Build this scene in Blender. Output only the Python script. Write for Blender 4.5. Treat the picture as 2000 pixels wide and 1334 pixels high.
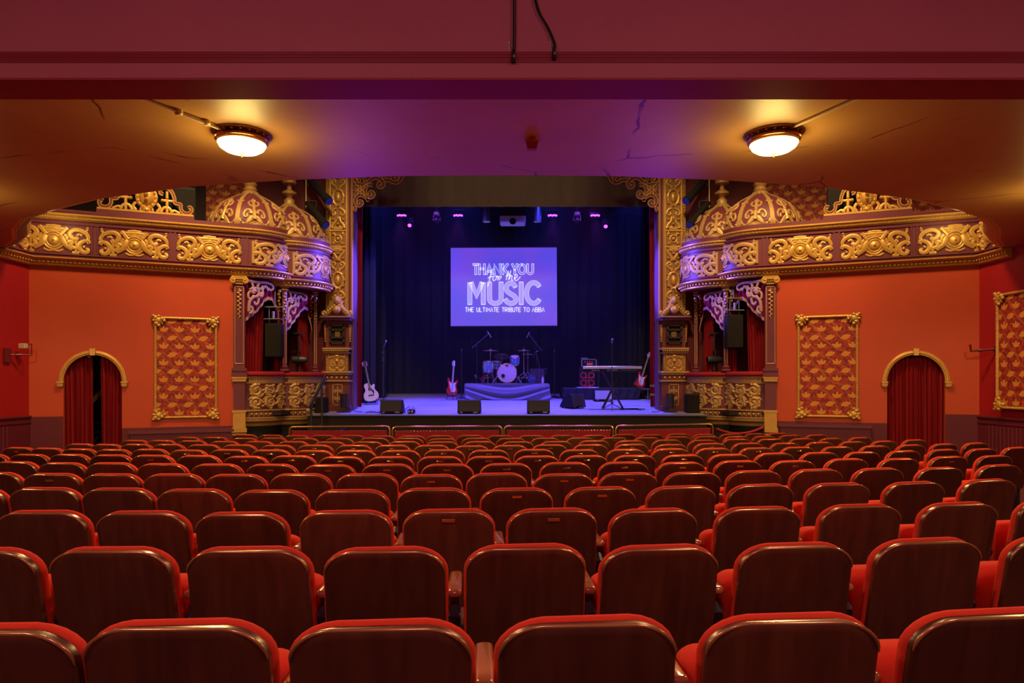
import bpy, math, random
from math import sin, cos, pi, sqrt, atan2, radians
from mathutils import Vector, Matrix

for _o in list(bpy.data.objects):
    bpy.data.objects.remove(_o, do_unlink=True)
SC = bpy.context.scene
COL = SC.collection
random.seed(7)

# ------------------------------------------------------------------ camera
CX, CZ, F, HY = 0.15, 1.44, 1333.0, 745.0      # lens position, focal length in pixels, eye-level row
cam = bpy.data.cameras.new('camera')
cam.sensor_width = 36.0
cam.lens = F / 2000.0 * 36.0
cam.shift_y = (HY - 667.0) / 2000.0
cam.clip_start, cam.clip_end = 0.05, 200
camo = bpy.data.objects.new('camera', cam)
camo.location = (CX, 0, CZ)
camo.rotation_euler = (pi / 2, 0, 0)
COL.objects.link(camo)
SC.camera = camo

# ------------------------------------------------------------------ world, view
w = bpy.data.worlds.new('world')
SC.world = w
w.use_nodes = True
w.node_tree.nodes['Background'].inputs[0].default_value = (0.30, 0.16, 0.12, 1)
w.node_tree.nodes['Background'].inputs[1].default_value = 0.03
SC.view_settings.view_transform = 'Standard'
SC.view_settings.look = 'None'
SC.view_settings.exposure = 0.0
SC.view_settings.gamma = 1.0
SC.view_settings.use_curve_mapping = False
SC.cycles.use_denoising = True
SC.cycles.max_bounces = 6
SC.cycles.diffuse_bounces = 3
SC.cycles.glossy_bounces = 3
SC.cycles.transparent_max_bounces = 6
SC.cycles.caustics_reflective = False
SC.cycles.caustics_refractive = False
SC.cycles.sample_clamp_indirect = 4.0

# ------------------------------------------------------------------ lights
def lamp(name, kind, loc, energy, color, aim=None, size=0.2, spot=60, blend=0.5, sy=None):
    d = bpy.data.lights.new(name, kind)
    d.energy = energy
    d.color = color
    if kind == 'AREA':
        d.size = size
        if sy:
            d.shape = 'RECTANGLE'; d.size_y = sy
    else:
        d.shadow_soft_size = size
    if kind == 'SPOT':
        d.spot_size = radians(spot); d.spot_blend = blend
    o = bpy.data.objects.new(name, d)
    o.location = loc
    if aim is not None:
        o.rotation_euler = (Vector(aim) - Vector(loc)).to_track_quat('-Z', 'Y').to_euler()
    COL.objects.link(o)
    return o

AMB = (1.0, 0.76, 0.20)
WARM = (1.0, 0.58, 0.24)
# house lights high over the open stalls, with fill spots added
for sx in (-1, 1):
    lamp('house_and_fill_light', 'SPOT', (sx * 4.2, 10.2, 9.0), 1720, WARM, (sx * 8.0, 13.6, 2.2), .5, 62, .8)
    lamp('house_and_fill_light', 'SPOT', (sx * 5.4, 10.6, 9.2), 1500, (1.0, .62, .27), (sx * 6.2, 15.6, 3.6), .5, 44, .9)
for sx in (-1, 1):
    lamp('house_and_fill_light', 'SPOT', (sx * 2.2, 9.9, 9.0), 1500, (1.0, .64, .30), (sx * 4.3, 16.3, 3.9), .4, 34, .8)  # spots added to brighten the pilasters and fretwork
lamp('house_and_fill_light', 'AREA', (0, 11.2, 10.0), 120, (1.0, 0.62, 0.36), (0, 10.8, 0), 2.0)
lamp('house_and_fill_light', 'SPOT', (0, 8.8, 7.6), 420, (1, .75, .5), (0, 16.6, 6.5), .3, 34, .6)
# lamps under the balcony behind the lens
for sx in (-1, 1):
    lamp('rear_lamp', 'AREA', (sx * 2.5, 0.2, 3.95), 34, (1, .62, .36), (sx * 2.5, 1.2, 0), .4)
    lamp('rear_lamp', 'AREA', (sx * 6.4, 2.2, 3.95), 34, (1, .60, .34), (sx * 6.2, 3.2, 0), .4)
    lamp('rear_lamp', 'POINT', (sx * 2.5, 0.6, 3.75), 54, (1, .62, .70), None, .22)
lamp('rear_lamp', 'POINT', (0, -.6, 3.75), 68, (1, .62, .76), None, .22)
# stage washes behind the border
BLUE, VIO = (0.045, 0.06, 1.0), (0.30, 0.06, 1.0)
for x, ax, ay, c, e in ((-3.4, -2.8, 17.0, BLUE, 2500), (-1.2, -0.9, 17.2, BLUE, 2500), (1.2, 0.9, 17.2, BLUE, 2500), (3.4, 2.9, 17.0, BLUE, 2500), (-2.3, -1.0, 18.6, VIO, 750), (2.3, 1.0, 18.6, VIO, 750)):
    lamp('stage_wash', 'SPOT', (x, 17.5, 6.9), e, c, (ax, ay, 0.7), .12, 70, .8)
for x in (-2.5, 2.5):
    lamp('back_wash', 'SPOT', (x, 19.9, 6.9), 140, (.04, .05, 1.0), (x * 1.1, 22.0, 2.5), .2, 80, .9)
# low side light catching the stage-side faces of boxes and pilasters
for sx in (-1, 1):
    lamp('side_wash', 'SPOT', (sx * 3.0, 17.3, 5.4), 9000, (.13, .08, 1.0), (-sx * 4.85, 15.85, 3.6), .12, 17, .6)

# ------------------------------------------------------------------ helpers
def P(px, py, d):
    """world point seen at photo pixel (px, py) at depth d"""
    return Vector((CX + (px - 1000) / F * d, d, CZ + (HY - py) / F * d))
def PX(px, d): return CX + (px - 1000) / F * d
def PZ(py, d): return CZ + (HY - py) / F * d
def floor_z(y): return -0.0303 * y
def stage_z(y): return 0.693 + 0.05 * (y - 15.2)

def worg(o):
    v = Vector((0, 0, 0))
    while o is not None:
        v += o.location
        o = o.parent
    return v

class MB:
    """collects simple shapes and links them as one mesh object"""
    def __init__(s, mir=False):
        s.v = []; s.f = []; s.mir = mir
    def add(s, vs, fs):
        b = len(s.v)
        s.v.extend([tuple(v) for v in vs])
        s.f.extend([tuple(i + b for i in f) for f in fs])
        return s
    def box(s, c, d, rz=0.0, rx=0.0, ry=0.0, bev=0.0):
        hx, hy, hz = d[0] / 2, d[1] / 2, d[2] / 2
        M = Matrix.Rotation(rz, 3, 'Z') @ Matrix.Rotation(ry, 3, 'Y') @ Matrix.Rotation(rx, 3, 'X')
        c = Vector(c)
        if bev <= 0:
            vs = [c + M @ Vector((x * hx, y * hy, z * hz)) for z in (-1, 1) for y in (-1, 1) for x in (-1, 1)]
            return s.add(vs, [(0, 2, 3, 1), (4, 5, 7, 6), (0, 1, 5, 4), (2, 6, 7, 3), (0, 4, 6, 2), (1, 3, 7, 5)])
        b = min(bev, hx * .9, hy * .9, hz * .9)
        rings = []
        for z, i in ((-hz, b), (-hz + b, 0), (hz - b, 0), (hz, b)):
            x, y = hx - i, hy - i
            q = b if i == 0 else b * .4
            rings.append([c + M @ Vector(p + (z,)) for p in ((-x + q, -y), (x - q, -y), (x, -y + q), (x, y - q), (x - q, y), (-x + q, y), (-x, y - q), (-x, -y + q))])
        return s.loft(rings)
    def loft(s, rings, caps=(True, True), closed=True):
        n = len(rings[0]); vs = []; fs = []
        for r in rings: vs.extend(r)
        m = n if closed else n - 1
        for k in range(len(rings) - 1):
            for i in range(m):
                j = (i + 1) % n
                fs.append((k * n + i, k * n + j, (k + 1) * n + j, (k + 1) * n + i))
        if caps[0] and closed: fs.append(tuple(range(n - 1, -1, -1)))
        if caps[1] and closed: fs.append(tuple((len(rings) - 1) * n + i for i in range(n)))
        return s.add(vs, fs)
    def tube(s, pts, r, n=6, caps=True, closed=False, flat=None):
        """tube along 3-d points; r a number or list; flat=(normal, k) squashes it along a normal"""
        pts = [Vector(p) for p in pts]; m = len(pts)
        if m < 2: return s
        rs = r if isinstance(r, (list, tuple)) else [r] * m
        rings = []; prev = None
        for i, p in enumerate(pts):
            if closed: t = pts[(i + 1) % m] - pts[i - 1]
            else: t = pts[min(i + 1, m - 1)] - pts[max(i - 1, 0)]
            if t.length < 1e-9: t = Vector((0, 0, 1))
            t.normalize()
            if prev is None:
                a = Vector((0, 0, 1)) if abs(t.z) < .9 else Vector((1, 0, 0))
                u = t.cross(a).normalized()
            else:
                u = prev - t * prev.dot(t)
                u = u.normalized() if u.length > 1e-6 else t.orthogonal().normalized()
            prev = u; v = t.cross(u)
            ring = []
            for k in range(n):
                a = 2 * pi * k / n
                q = (u * cos(a) + v * sin(a)) * rs[i]
                if flat is not None:
                    nn = flat[0][i] if isinstance(flat[0], list) else flat[0]
                    q = q - nn * q.dot(nn) * (1 - flat[1])
                ring.append(p + q)
            rings.append(ring)
        if closed: rings.append(rings[0])
        return s.loft(rings, (caps and not closed, caps and not closed))
    def lathe(s, prof, c=(0, 0, 0), n=24, axis='Z', M=None, a0=0, a1=2 * pi):
        c = Vector(c); full = abs(a1 - a0 - 2 * pi) < 1e-6
        k = n if full else n + 1
        rings = []
        for r, z in prof:
            ring = []
            for i in range(k):
                a = a0 + (a1 - a0) * i / n
                q = Vector((max(r, 1e-4) * cos(a), max(r, 1e-4) * sin(a), z))
                if axis == 'Y': q = Vector((q.x, q.z, q.y))
                if axis == 'X': q = Vector((q.z, q.x, q.y))
                if M is not None: q = M @ q
                ring.append(c + q)
            rings.append(ring)
        same = abs(prof[0][0] - prof[-1][0]) + abs(prof[0][1] - prof[-1][1]) < 1e-6
        return s.loft(rings, (not same, not same), closed=full)
    def prism(s, poly, fn, d0, d1):
        """polygon of (u, v) placed by fn(u, v, depth)"""
        return s.loft([[fn(u, v, d0) for u, v in poly], [fn(u, v, d1) for u, v in poly]])
    def ball(s, c, r, n=8, m=5, sz=1.0):
        return s.lathe([(r * sin(pi * k / m), -r * sz * cos(pi * k / m)) for k in range(m + 1)], c, n)
    def sweep(s, path, prof, nrm=None):
        """moulding: profile of (out, z) along plan points; out is to the right of travel"""
        m = len(path); rings = []
        for i, p in enumerate(path):
            a = Vector(path[max(i - 1, 0)]); b = Vector(path[min(i + 1, m - 1)]); c = Vector(p)
            d1 = (c - a).normalized() if i else (b - c).normalized()
            d2 = (b - c).normalized() if i < m - 1 else d1
            n1 = Vector((d1.y, -d1.x)); n2 = Vector((d2.y, -d2.x))
            h = (n1 + n2); h = h / max(h.length_squared / 2, .3)
            rings.append([Vector((c.x + h.x * o, c.y + h.y * o, z)) for o, z in prof])
        return s.loft(rings)
    def build(s, name, m, parent=None, local=False, smooth=True, ang=40, org=None):
        me = bpy.data.meshes.new(name)
        if not s.v: raise RuntimeError('empty ' + name)
        vs = s.v; fs = s.f
        if s.mir:
            vs = [(-v[0], v[1], v[2]) for v in vs]; fs = [f[::-1] for f in fs]
        if local: base = Vector((0, 0, 0))
        elif parent is not None: base = worg(parent)
        elif org is not None: base = Vector(org)
        else:
            base = Vector(((min(v[0] for v in vs) + max(v[0] for v in vs)) / 2, (min(v[1] for v in vs) + max(v[1] for v in vs)) / 2, min(v[2] for v in vs)))
        me.from_pydata([(v[0] - base.x, v[1] - base.y, v[2] - base.z) for v in vs], [], fs)
        me.validate()
        me.update()
        if smooth:
            me.shade_smooth()
            me.set_sharp_from_angle(angle=radians(ang))
        me.materials.append(m)
        o = bpy.data.objects.new(name, me)
        COL.objects.link(o)
        if parent is not None: o.parent = parent
        elif not local: o.location = base
        return o

def tag(o, label=None, cat=None, group=None, kind=None):
    if label: o['label'] = label
    if cat: o['category'] = cat
    if group: o['group'] = group
    if kind: o['kind'] = kind
    return o
def thing(name, loc, label, cat, group=None, rz=0.0):
    o = bpy.data.objects.new(name, None)
    o.empty_display_size = .1
    o.location = loc
    o.rotation_euler = (0, 0, rz)
    COL.objects.link(o)
    return tag(o, label, cat, group)
def struct(mb, name, m, **k):
    return tag(mb.build(name, m, **k), kind='structure')
def dup(root, loc, rz, label):
    r = root.copy(); COL.objects.link(r)
    r.location = loc; r.rotation_euler = (0, 0, rz); r['label'] = label
    for c in root.children:
        d = c.copy(); COL.objects.link(d); d.parent = r
        for g in c.children:
            e = g.copy(); COL.objects.link(e); e.parent = d
    return r

# ------------------------------------------------------------------ materials
MATS = {}
def mat(name, col, rough=.6, metal=0.0, noise=0.0, scale=6.0, bump=0.0, bscale=60.0, emit=None, es=0.0, coat=0.0, spec=.5, sheen=0.0):
    if name in MATS: return MATS[name]
    m = bpy.data.materials.new(name); m.use_nodes = True
    nt = m.node_tree; b = nt.nodes['Principled BSDF']
    b.inputs['Base Color'].default_value = (*col, 1)
    b.inputs['Roughness'].default_value = rough
    b.inputs['Metallic'].default_value = metal
    b.inputs['Specular IOR Level'].default_value = spec
    b.inputs['Coat Weight'].default_value = coat
    b.inputs['Coat Roughness'].default_value = .12
    b.inputs['Sheen Weight'].default_value = sheen
    if sheen: b.inputs['Sheen Tint'].default_value = (*[min(1, c * 1.5) for c in col], 1)
    if emit:
        b.inputs['Emission Color'].default_value = (*emit, 1)
        b.inputs['Emission Strength'].default_value = es
    if noise or bump:
        tc = nt.nodes.new('ShaderNodeTexCoord')
    if noise:
        n = nt.nodes.new('ShaderNodeTexNoise'); n.inputs['Scale'].default_value = scale; n.inputs['Detail'].default_value = 4
        nt.links.new(tc.outputs['Object'], n.inputs['Vector'])
        r = nt.nodes.new('ShaderNodeMix'); r.data_type = 'RGBA'
        r.inputs[6].default_value = (*[c * (1 - noise) for c in col], 1)
        r.inputs[7].default_value = (*[min(1, c * (1 + noise)) for c in col], 1)
        nt.links.new(n.outputs['Fac'], r.inputs[0]); nt.links.new(r.outputs[2], b.inputs['Base Color'])
    if bump:
        n2 = nt.nodes.new('ShaderNodeTexNoise'); n2.inputs['Scale'].default_value = bscale; n2.inputs['Detail'].default_value = 3
        nt.links.new(tc.outputs['Object'], n2.inputs['Vector'])
        bp = nt.nodes.new('ShaderNodeBump'); bp.inputs['Strength'].default_value = bump; bp.inputs['Distance'].default_value = .01
        nt.links.new(n2.outputs['Fac'], bp.inputs['Height']); nt.links.new(bp.outputs['Normal'], b.inputs['Normal'])
    MATS[name] = m
    return m

M_ORANGE = mat('terracotta_paint', (.52, .066, .018), .55, noise=.10, scale=1.5, bump=.08, bscale=40)
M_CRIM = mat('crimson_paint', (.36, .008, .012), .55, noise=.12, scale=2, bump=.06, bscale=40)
M_MAROON = mat('maroon_paint', (.150, .028, .050), .5, noise=.15, scale=4)
M_DADO = mat('maroon_dado_paint', (.12, .012, .028), .5, noise=.15, scale=4)
M_BEAM = mat('dusty_rose_paint', (.42, .085, .125), .6, noise=.10, scale=1.2, bump=.06, bscale=30)
M_BEAM_SHADE = mat('shaded_beam_red', (.30, .022, .030), .6, noise=.1, scale=2)  # darker red stands in for shade under the beam
M_GOLD = mat('gilding', (.62, .37, .085), .38, .35, noise=.22, scale=22, bump=.25, bscale=90)
M_GOLD2 = mat('antique_gilding', (.50, .31, .10), .45, .25, noise=.25, scale=25, bump=.2, bscale=80)
M_BRASS = mat('brass', (.72, .44, .14), .25, .9)
M_VELVET = mat('red_velvet', (.62, .040, .016), .85, noise=.10, scale=30, sheen=.3, spec=.2)
M_CURT = mat('dark_red_velvet', (.22, .006, .012), .85, noise=.12, scale=12, sheen=.25, spec=.2)
M_RAIL = mat('crimson_velvet', (.34, .008, .022), .8, noise=.1, scale=20, sheen=.2)
M_WOOD_ARM = mat('varnished_beech', (.46, .17, .06), .16, noise=.15, scale=8, coat=1.0)
M_LIT_EDGE = mat('lit_lacquered_edge', (.42, .20, .07), .22, .5, noise=.1, scale=10, coat=.6)  # golden tone paints the light caught on the rounded wood edge
M_IRON = mat('black_iron', (.055, .055, .065), .4, .3)
M_BLACK = mat('matt_black', (.012, .012, .013), .65, spec=.25)
M_BLKFAB = mat('black_drape', (.015, .015, .022), .9, noise=.2, scale=3)
M_GRILLE = mat('black_grille', (.018, .016, .015), .75, bump=.4, bscale=300, spec=.12)
M_WEDGE = mat('black_speaker_grille', (.045, .042, .036), .6, bump=.4, bscale=250)
M_CHROME = mat('chrome', (.75, .75, .78), .25, .75)
M_STEEL = mat('grey_steel', (.30, .30, .32), .35, .8)
M_WHITE = mat('white_plastic', (.75, .72, .66), .5)
M_CREAM = mat('aged_white_paint', (.55, .42, .26), .5)
M_BRONZE = mat('bronze_metal', (.30, .19, .09), .35, .8, noise=.2, scale=40)
M_PELMET = mat('olive_black_cloth', (.125, .092, .056), .9, noise=.15, scale=2)
M_STAGE = mat('grey_stage_cloth', (.40, .40, .42), .55, noise=.18, scale=1.6, bump=.05, bscale=20)
M_APRON = mat('black_apron_cloth', (.018, .012, .014), .8)
M_CARPET = mat('dark_red_carpet', (.10, .012, .014), .95, noise=.3, scale=40)
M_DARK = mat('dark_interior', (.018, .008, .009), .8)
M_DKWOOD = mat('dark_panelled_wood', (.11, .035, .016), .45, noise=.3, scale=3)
M_RISER = mat('grey_riser_cloth', (.20, .20, .24), .7)
M_CYM = mat('cymbal_bronze', (.66, .55, .45), .3, .45)
M_DRUM = mat('pale_blue_drum_shell', (.16, .42, .62), .3, noise=.1, scale=10, coat=.4)
M_TEAL = mat('teal_drum_shell', (.04, .26, .30), .3, coat=.4)
M_HEAD = mat('drum_head', (.75, .75, .76), .4)
M_GUITRED = mat('red_guitar_lacquer', (.60, .012, .018), .15, coat=1.0)
M_SPRUCE = mat('pale_spruce', (.72, .60, .42), .25, noise=.06, scale=8, coat=.5)
M_MAHOG = mat('mahogany', (.20, .035, .018), .25, coat=.6)
M_NECK = mat('maple_neck', (.55, .33, .16), .3)
M_PALENECK = mat('pale_maple', (.78, .62, .48), .3)

def wood_mat():
    m = bpy.data.materials.new('walnut_veneer'); m.use_nodes = True; nt = m.node_tree
    b = nt.nodes['Principled BSDF']
    tc = nt.nodes.new('ShaderNodeTexCoord'); mp = nt.nodes.new('ShaderNodeMapping')
    oi = nt.nodes.new('ShaderNodeObjectInfo')
    ad = nt.nodes.new('ShaderNodeVectorMath'); ad.operation = 'ADD'
    ml = nt.nodes.new('ShaderNodeMath'); ml.operation = 'MULTIPLY'; ml.inputs[1].default_value = 37.0
    nt.links.new(oi.outputs['Random'], ml.inputs[0]); nt.links.new(tc.outputs['Object'], ad.inputs[0]); nt.links.new(ml.outputs[0], ad.inputs[1])
    mp.inputs['Scale'].default_value = (9, 2, 1.2)
    nt.links.new(ad.outputs[0], mp.inputs['Vector'])
    n = nt.nodes.new('ShaderNodeTexNoise'); n.inputs['Scale'].default_value = 2.2; n.inputs['Detail'].default_value = 6; n.inputs['Distortion'].default_value = .6
    nt.links.new(mp.outputs[0], n.inputs['Vector'])
    cr = nt.nodes.new('ShaderNodeValToRGB')
    cr.color_ramp.elements[0].position = .25; cr.color_ramp.elements[0].color = (.055, .014, .007, 1)
    cr.color_ramp.elements[1].position = .8; cr.color_ramp.elements[1].color = (.118, .036, .016, 1)
    nt.links.new(n.outputs['Fac'], cr.inputs[0])
    hv = nt.nodes.new('ShaderNodeHueSaturation')
    mr = nt.nodes.new('ShaderNodeMapRange'); mr.inputs[3].default_value = .75; mr.inputs[4].default_value = 1.2
    nt.links.new(oi.outputs['Random'], mr.inputs[0]); nt.links.new(mr.outputs[0], hv.inputs['Value'])
    nt.links.new(cr.outputs[0], hv.inputs['Color']); nt.links.new(hv.outputs[0], b.inputs['Base Color'])
    b.inputs['Roughness'].default_value = .34; b.inputs['Coat Weight'].default_value = .25; b.inputs['Coat Roughness'].default_value = .25
    return m
M_WOOD = wood_mat()

def wallpaper_mat(name, u0, pitch, rowh):
    """rows of lotus and oval blossoms on a red ground; object X across, object Z up"""
    m = bpy.data.materials.new(name); m.use_nodes = True; nt = m.node_tree; N = nt.nodes; L = nt.links
    b = N['Principled BSDF']; b.inputs['Roughness'].default_value = .65
    def math_(op, a, c=None, d=None):
        q = N.new('ShaderNodeMath'); q.operation = op
        for i, x in enumerate((a, c, d)):
            if x is None: continue
            if isinstance(x, (int, float)): q.inputs[i].default_value = x
            else: L.new(x, q.inputs[i])
        return q.outputs[0]
    tc = N.new('ShaderNodeTexCoord')
    ns = N.new('ShaderNodeTexNoise'); ns.inputs['Scale'].default_value = 9; L.new(tc.outputs['Object'], ns.inputs['Vector'])
    se = N.new('ShaderNodeSeparateXYZ'); L.new(tc.outputs['Object'], se.inputs[0])
    wob = math_('MULTIPLY', math_('SUBTRACT', ns.outputs['Fac'], .5), .12)
    u = math_('ADD', math_('ADD', math_('DIVIDE', se.outputs['X'], pitch), u0), wob)
    v = math_('ADD', math_('DIVIDE', se.outputs['Z'], rowh), wob)
    row = math_('FLOOR', v)
    odd = math_('FLOORED_MODULO', row, 2.0)
    u2 = math_('ADD', u, math_('MULTIPLY', odd, .45))
    fx = math_('SUBTRACT', math_('FRACT', u2), .5)
    fy = math_('SUBTRACT', math_('FRACT', v), .5)
    X = math_('MULTIPLY', fx, pitch); Y = math_('MULTIPLY', fy, rowh)
    # lotus: fan of petals
    ang = math_('ARCTAN2', X, math_('ADD', Y, .035))
    pet = math_('ADD', .088, math_('MULTIPLY', .022, math_('COSINE', math_('MULTIPLY', ang, 7.0))))
    rr = math_('SQRT', math_('ADD', math_('POWER', X, 2.0), math_('POWER', math_('ADD', Y, .035), 2.0)))
    lot = math_('MULTIPLY', math_('LESS_THAN', rr, pet), math_('GREATER_THAN', Y, math_('SUBTRACT', math_('MULTIPLY', math_('ABSOLUTE', X), .25), .05)))
    # oval blossom, tilted
    xr = math_('ADD', math_('MULTIPLY', X, .95), math_('MULTIPLY', Y, .30)); yr = math_('SUBTRACT', math_('MULTIPLY', Y, .95), math_('MULTIPLY', X, .30))
    a2 = math_('ARCTAN2', yr, xr)
    er = math_('SQRT', math_('ADD', math_('POWER', math_('DIVIDE', xr, .088), 2.0), math_('POWER', math_('DIVIDE', yr, .052), 2.0)))
    ov = math_('LESS_THAN', er, math_('ADD', .95, math_('MULTIPLY', .10, math_('COSINE', math_('MULTIPLY', a2, 6.0)))))
    mask = math_('ADD', math_('MULTIPLY', lot, math_('SUBTRACT', 1.0, odd)), math_('MULTIPLY', ov, odd))
    # petal veins inside blossoms
    vein = math_('GREATER_THAN', math_('COSINE', math_('MULTIPLY', ang, 14.0)), -.75)
    # ground: blotches, vines and dots
    n2 = N.new('ShaderNodeTexNoise'); n2.inputs['Scale'].default_value = 14; n2.inputs['Detail'].default_value = 2; L.new(tc.outputs['Object'], n2.inputs['Vector'])
    cr = N.new('ShaderNodeValToRGB'); cr.color_ramp.interpolation = 'CONSTANT'
    cr.color_ramp.elements[0].color = (.17, .015, .016, 1)
    cr.color_ramp.elements[1].position = .46; cr.color_ramp.elements[1].color = (.33, .030, .014, 1)
    e = cr.color_ramp.elements.new(.62); e.color = (.52, .050, .014, 1)
    L.new(n2.outputs['Fac'], cr.inputs[0])
    wv = N.new('ShaderNodeTexWave'); wv.bands_direction = 'DIAGONAL'; wv.inputs['Scale'].default_value = 1.6; wv.inputs['Distortion'].default_value = 5; wv.inputs['Detail'].default_value = 1
    L.new(tc.outputs['Object'], wv.inputs['Vector'])
    vine = math_('GREATER_THAN', wv.outputs['Fac'], .965)
    vo = N.new('ShaderNodeTexVoronoi'); vo.inputs['Scale'].default_value = 17; L.new(tc.outputs['Object'], vo.inputs['Vector'])
    dots = math_('LESS_THAN', vo.outputs['Distance'], .17)
    extra = math_('MAXIMUM', vine, dots)
    mx = N.new('ShaderNodeMix'); mx.data_type = 'RGBA'; L.new(math_('MULTIPLY', extra, .4), mx.inputs[0]); L.new(cr.outputs[0], mx.inputs[6]); mx.inputs[7].default_value = (.50, .17, .03, 1)
    fl = N.new('ShaderNodeMix'); fl.data_type = 'RGBA'; L.new(vein, fl.inputs[0]); fl.inputs[6].default_value = (.42, .15, .02, 1); fl.inputs[7].default_value = (.66, .27, .035, 1)
    mm = N.new('ShaderNodeMix'); mm.data_type = 'RGBA'; L.new(mask, mm.inputs[0]); L.new(mx.outputs[2], mm.inputs[6]); L.new(fl.outputs[2], mm.inputs[7])
    L.new(mm.outputs[2], b.inputs['Base Color'])
    return m
M_PAPER = wallpaper_mat('lotus_wallpaper', 0.0, .292, .172)

def soffit_mat():
    m = bpy.data.materials.new('ochre_red_ceiling_paint'); m.use_nodes = True; nt = m.node_tree; N = nt.nodes; L = nt.links
    b = N['Principled BSDF']; b.inputs['Roughness'].default_value = .5
    tc = N.new('ShaderNodeTexCoord')
    n = N.new('ShaderNodeTexNoise'); n.inputs['Scale'].default_value = .9; n.inputs['Detail'].default_value = 5; L.new(tc.outputs['Object'], n.inputs['Vector'])
    cr = N.new('ShaderNodeValToRGB')
    cr.color_ramp.elements[0].position = .3; cr.color_ramp.elements[0].color = (.44, .215, .07, 1)
    cr.color_ramp.elements[1].position = .75; cr.color_ramp.elements[1].color = (.52, .27, .085, 1)
    L.new(n.outputs['Fac'], cr.inputs[0])
    # a few red repair patches
    mp = N.new('ShaderNodeMapping'); mp.inputs['Scale'].default_value = (.6, 2.6, 1); L.new(tc.outputs['Object'], mp.inputs['Vector'])
    n2 = N.new('ShaderNodeTexNoise'); n2.inputs['Scale'].default_value = 1.7; n2.inputs['Detail'].default_value = 3; L.new(mp.outputs[0], n2.inputs['Vector'])
    r2 = N.new('ShaderNodeMapRange'); r2.inputs[1].default_value = .70; r2.inputs[2].default_value = .76; L.new(n2.outputs['Fac'], r2.inputs[0])
    mx = N.new('ShaderNodeMix'); mx.data_type = 'RGBA'; L.new(r2.outputs[0], mx.inputs[0]); L.new(cr.outputs[0], mx.inputs[6]); mx.inputs[7].default_value = (.36, .06, .04, 1)
    vo = N.new('ShaderNodeTexVoronoi'); vo.feature = 'DISTANCE_TO_EDGE'; vo.inputs['Scale'].default_value = .42
    n4 = N.new('ShaderNodeTexNoise'); n4.inputs['Scale'].default_value = 2.5; n4.inputs['Detail'].default_value = 5; L.new(tc.outputs['Object'], n4.inputs['Vector'])
    vm = N.new('ShaderNodeVectorMath'); vm.operation = 'MULTIPLY_ADD'; vm.inputs[1].default_value = (.16, .16, .16); L.new(n4.outputs['Color'], vm.inputs[0]); L.new(tc.outputs['Object'], vm.inputs[2]); L.new(vm.outputs[0], vo.inputs['Vector'])
    r4 = N.new('ShaderNodeMapRange'); r4.inputs[1].default_value = .0035; r4.inputs[2].default_value = .006; r4.inputs[3].default_value = 1; r4.inputs[4].default_value = 0; L.new(vo.outputs['Distance'], r4.inputs[0])
    r5 = N.new('ShaderNodeMapRange'); r5.inputs[1].default_value = .50; r5.inputs[2].default_value = .58; L.new(n.outputs['Fac'], r5.inputs[0])
    mk = N.new('ShaderNodeMath'); mk.operation = 'MULTIPLY'; L.new(r4.outputs[0], mk.inputs[0]); L.new(r5.outputs[0], mk.inputs[1])
    mz = N.new('ShaderNodeMix'); mz.data_type = 'RGBA'; L.new(mk.outputs[0], mz.inputs[0]); L.new(mx.outputs[2], mz.inputs[6]); mz.inputs[7].default_value = (.14, .03, .02, 1)
    L.new(mz.outputs[2], b.inputs['Base Color'])
    n3 = N.new('ShaderNodeTexNoise'); n3.inputs['Scale'].default_value = 5; n3.inputs['Detail'].default_value = 6; L.new(tc.outputs['Object'], n3.inputs['Vector'])
    bp = N.new('ShaderNodeBump'); bp.inputs['Strength'].default_value = .12; bp.inputs['Distance'].default_value = .03
    L.new(n3.outputs['Fac'], bp.inputs['Height']); L.new(bp.outputs['Normal'], b.inputs['Normal'])
    return m
M_SOFFIT = soffit_mat()

def screen_mat():
    m = bpy.data.materials.new('projected_violet'); m.use_nodes = True; nt = m.node_tree; N = nt.nodes; L = nt.links
    b = N['Principled BSDF']; b.inputs['Base Color'].default_value = (.5, .5, .5, 1)
    tc = N.new('ShaderNodeTexCoord')
    n = N.new('ShaderNodeTexNoise'); n.inputs['Scale'].default_value = .75; n.inputs['Detail'].default_value = 1; L.new(tc.outputs['Object'], n.inputs['Vector'])
    cr = N.new('ShaderNodeValToRGB')
    cr.color_ramp.elements[0].position = .35; cr.color_ramp.elements[0].color = (.085, .065, .80, 1)
    cr.color_ramp.elements[1].position = .65; cr.color_ramp.elements[1].color = (.175, .062, .76, 1)
    L.new(n.outputs['Fac'], cr.inputs[0]); L.new(cr.outputs[0], b.inputs['Emission Color'])
    b.inputs['Emission Strength'].default_value = .80
    return m
M_SCREEN = screen_mat()
M_LETTER = mat('projected_white', (.8, .8, .8), .6, emit=(.80, .78, 1.0), es=1.0)
M_BULB = mat('lit_opal_glass', (.9, .85, .75), .3, emit=(1.0, .72, .34), es=7.0)
M_LED = mat('violet_lens', (.1, .05, .3), .3, emit=(.30, .025, 1.0), es=9.0)
# ------------------------------------------------------------------ setting
mb = MB(); n = 12
mb.loft([[(-9.3, -3.2, floor_z(-3.2)), (9.3, -3.2, floor_z(-3.2)), (9.3, -3.2, -.3), (-9.3, -3.2, -.3)],
         [(-9.3, 15.3, floor_z(15.3)), (9.3, 15.3, floor_z(15.3)), (9.3, 15.3, -.8), (-9.3, 15.3, -.8)]])
FLOOR = struct(mb, 'floor', M_CARPET, smooth=False)

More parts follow.
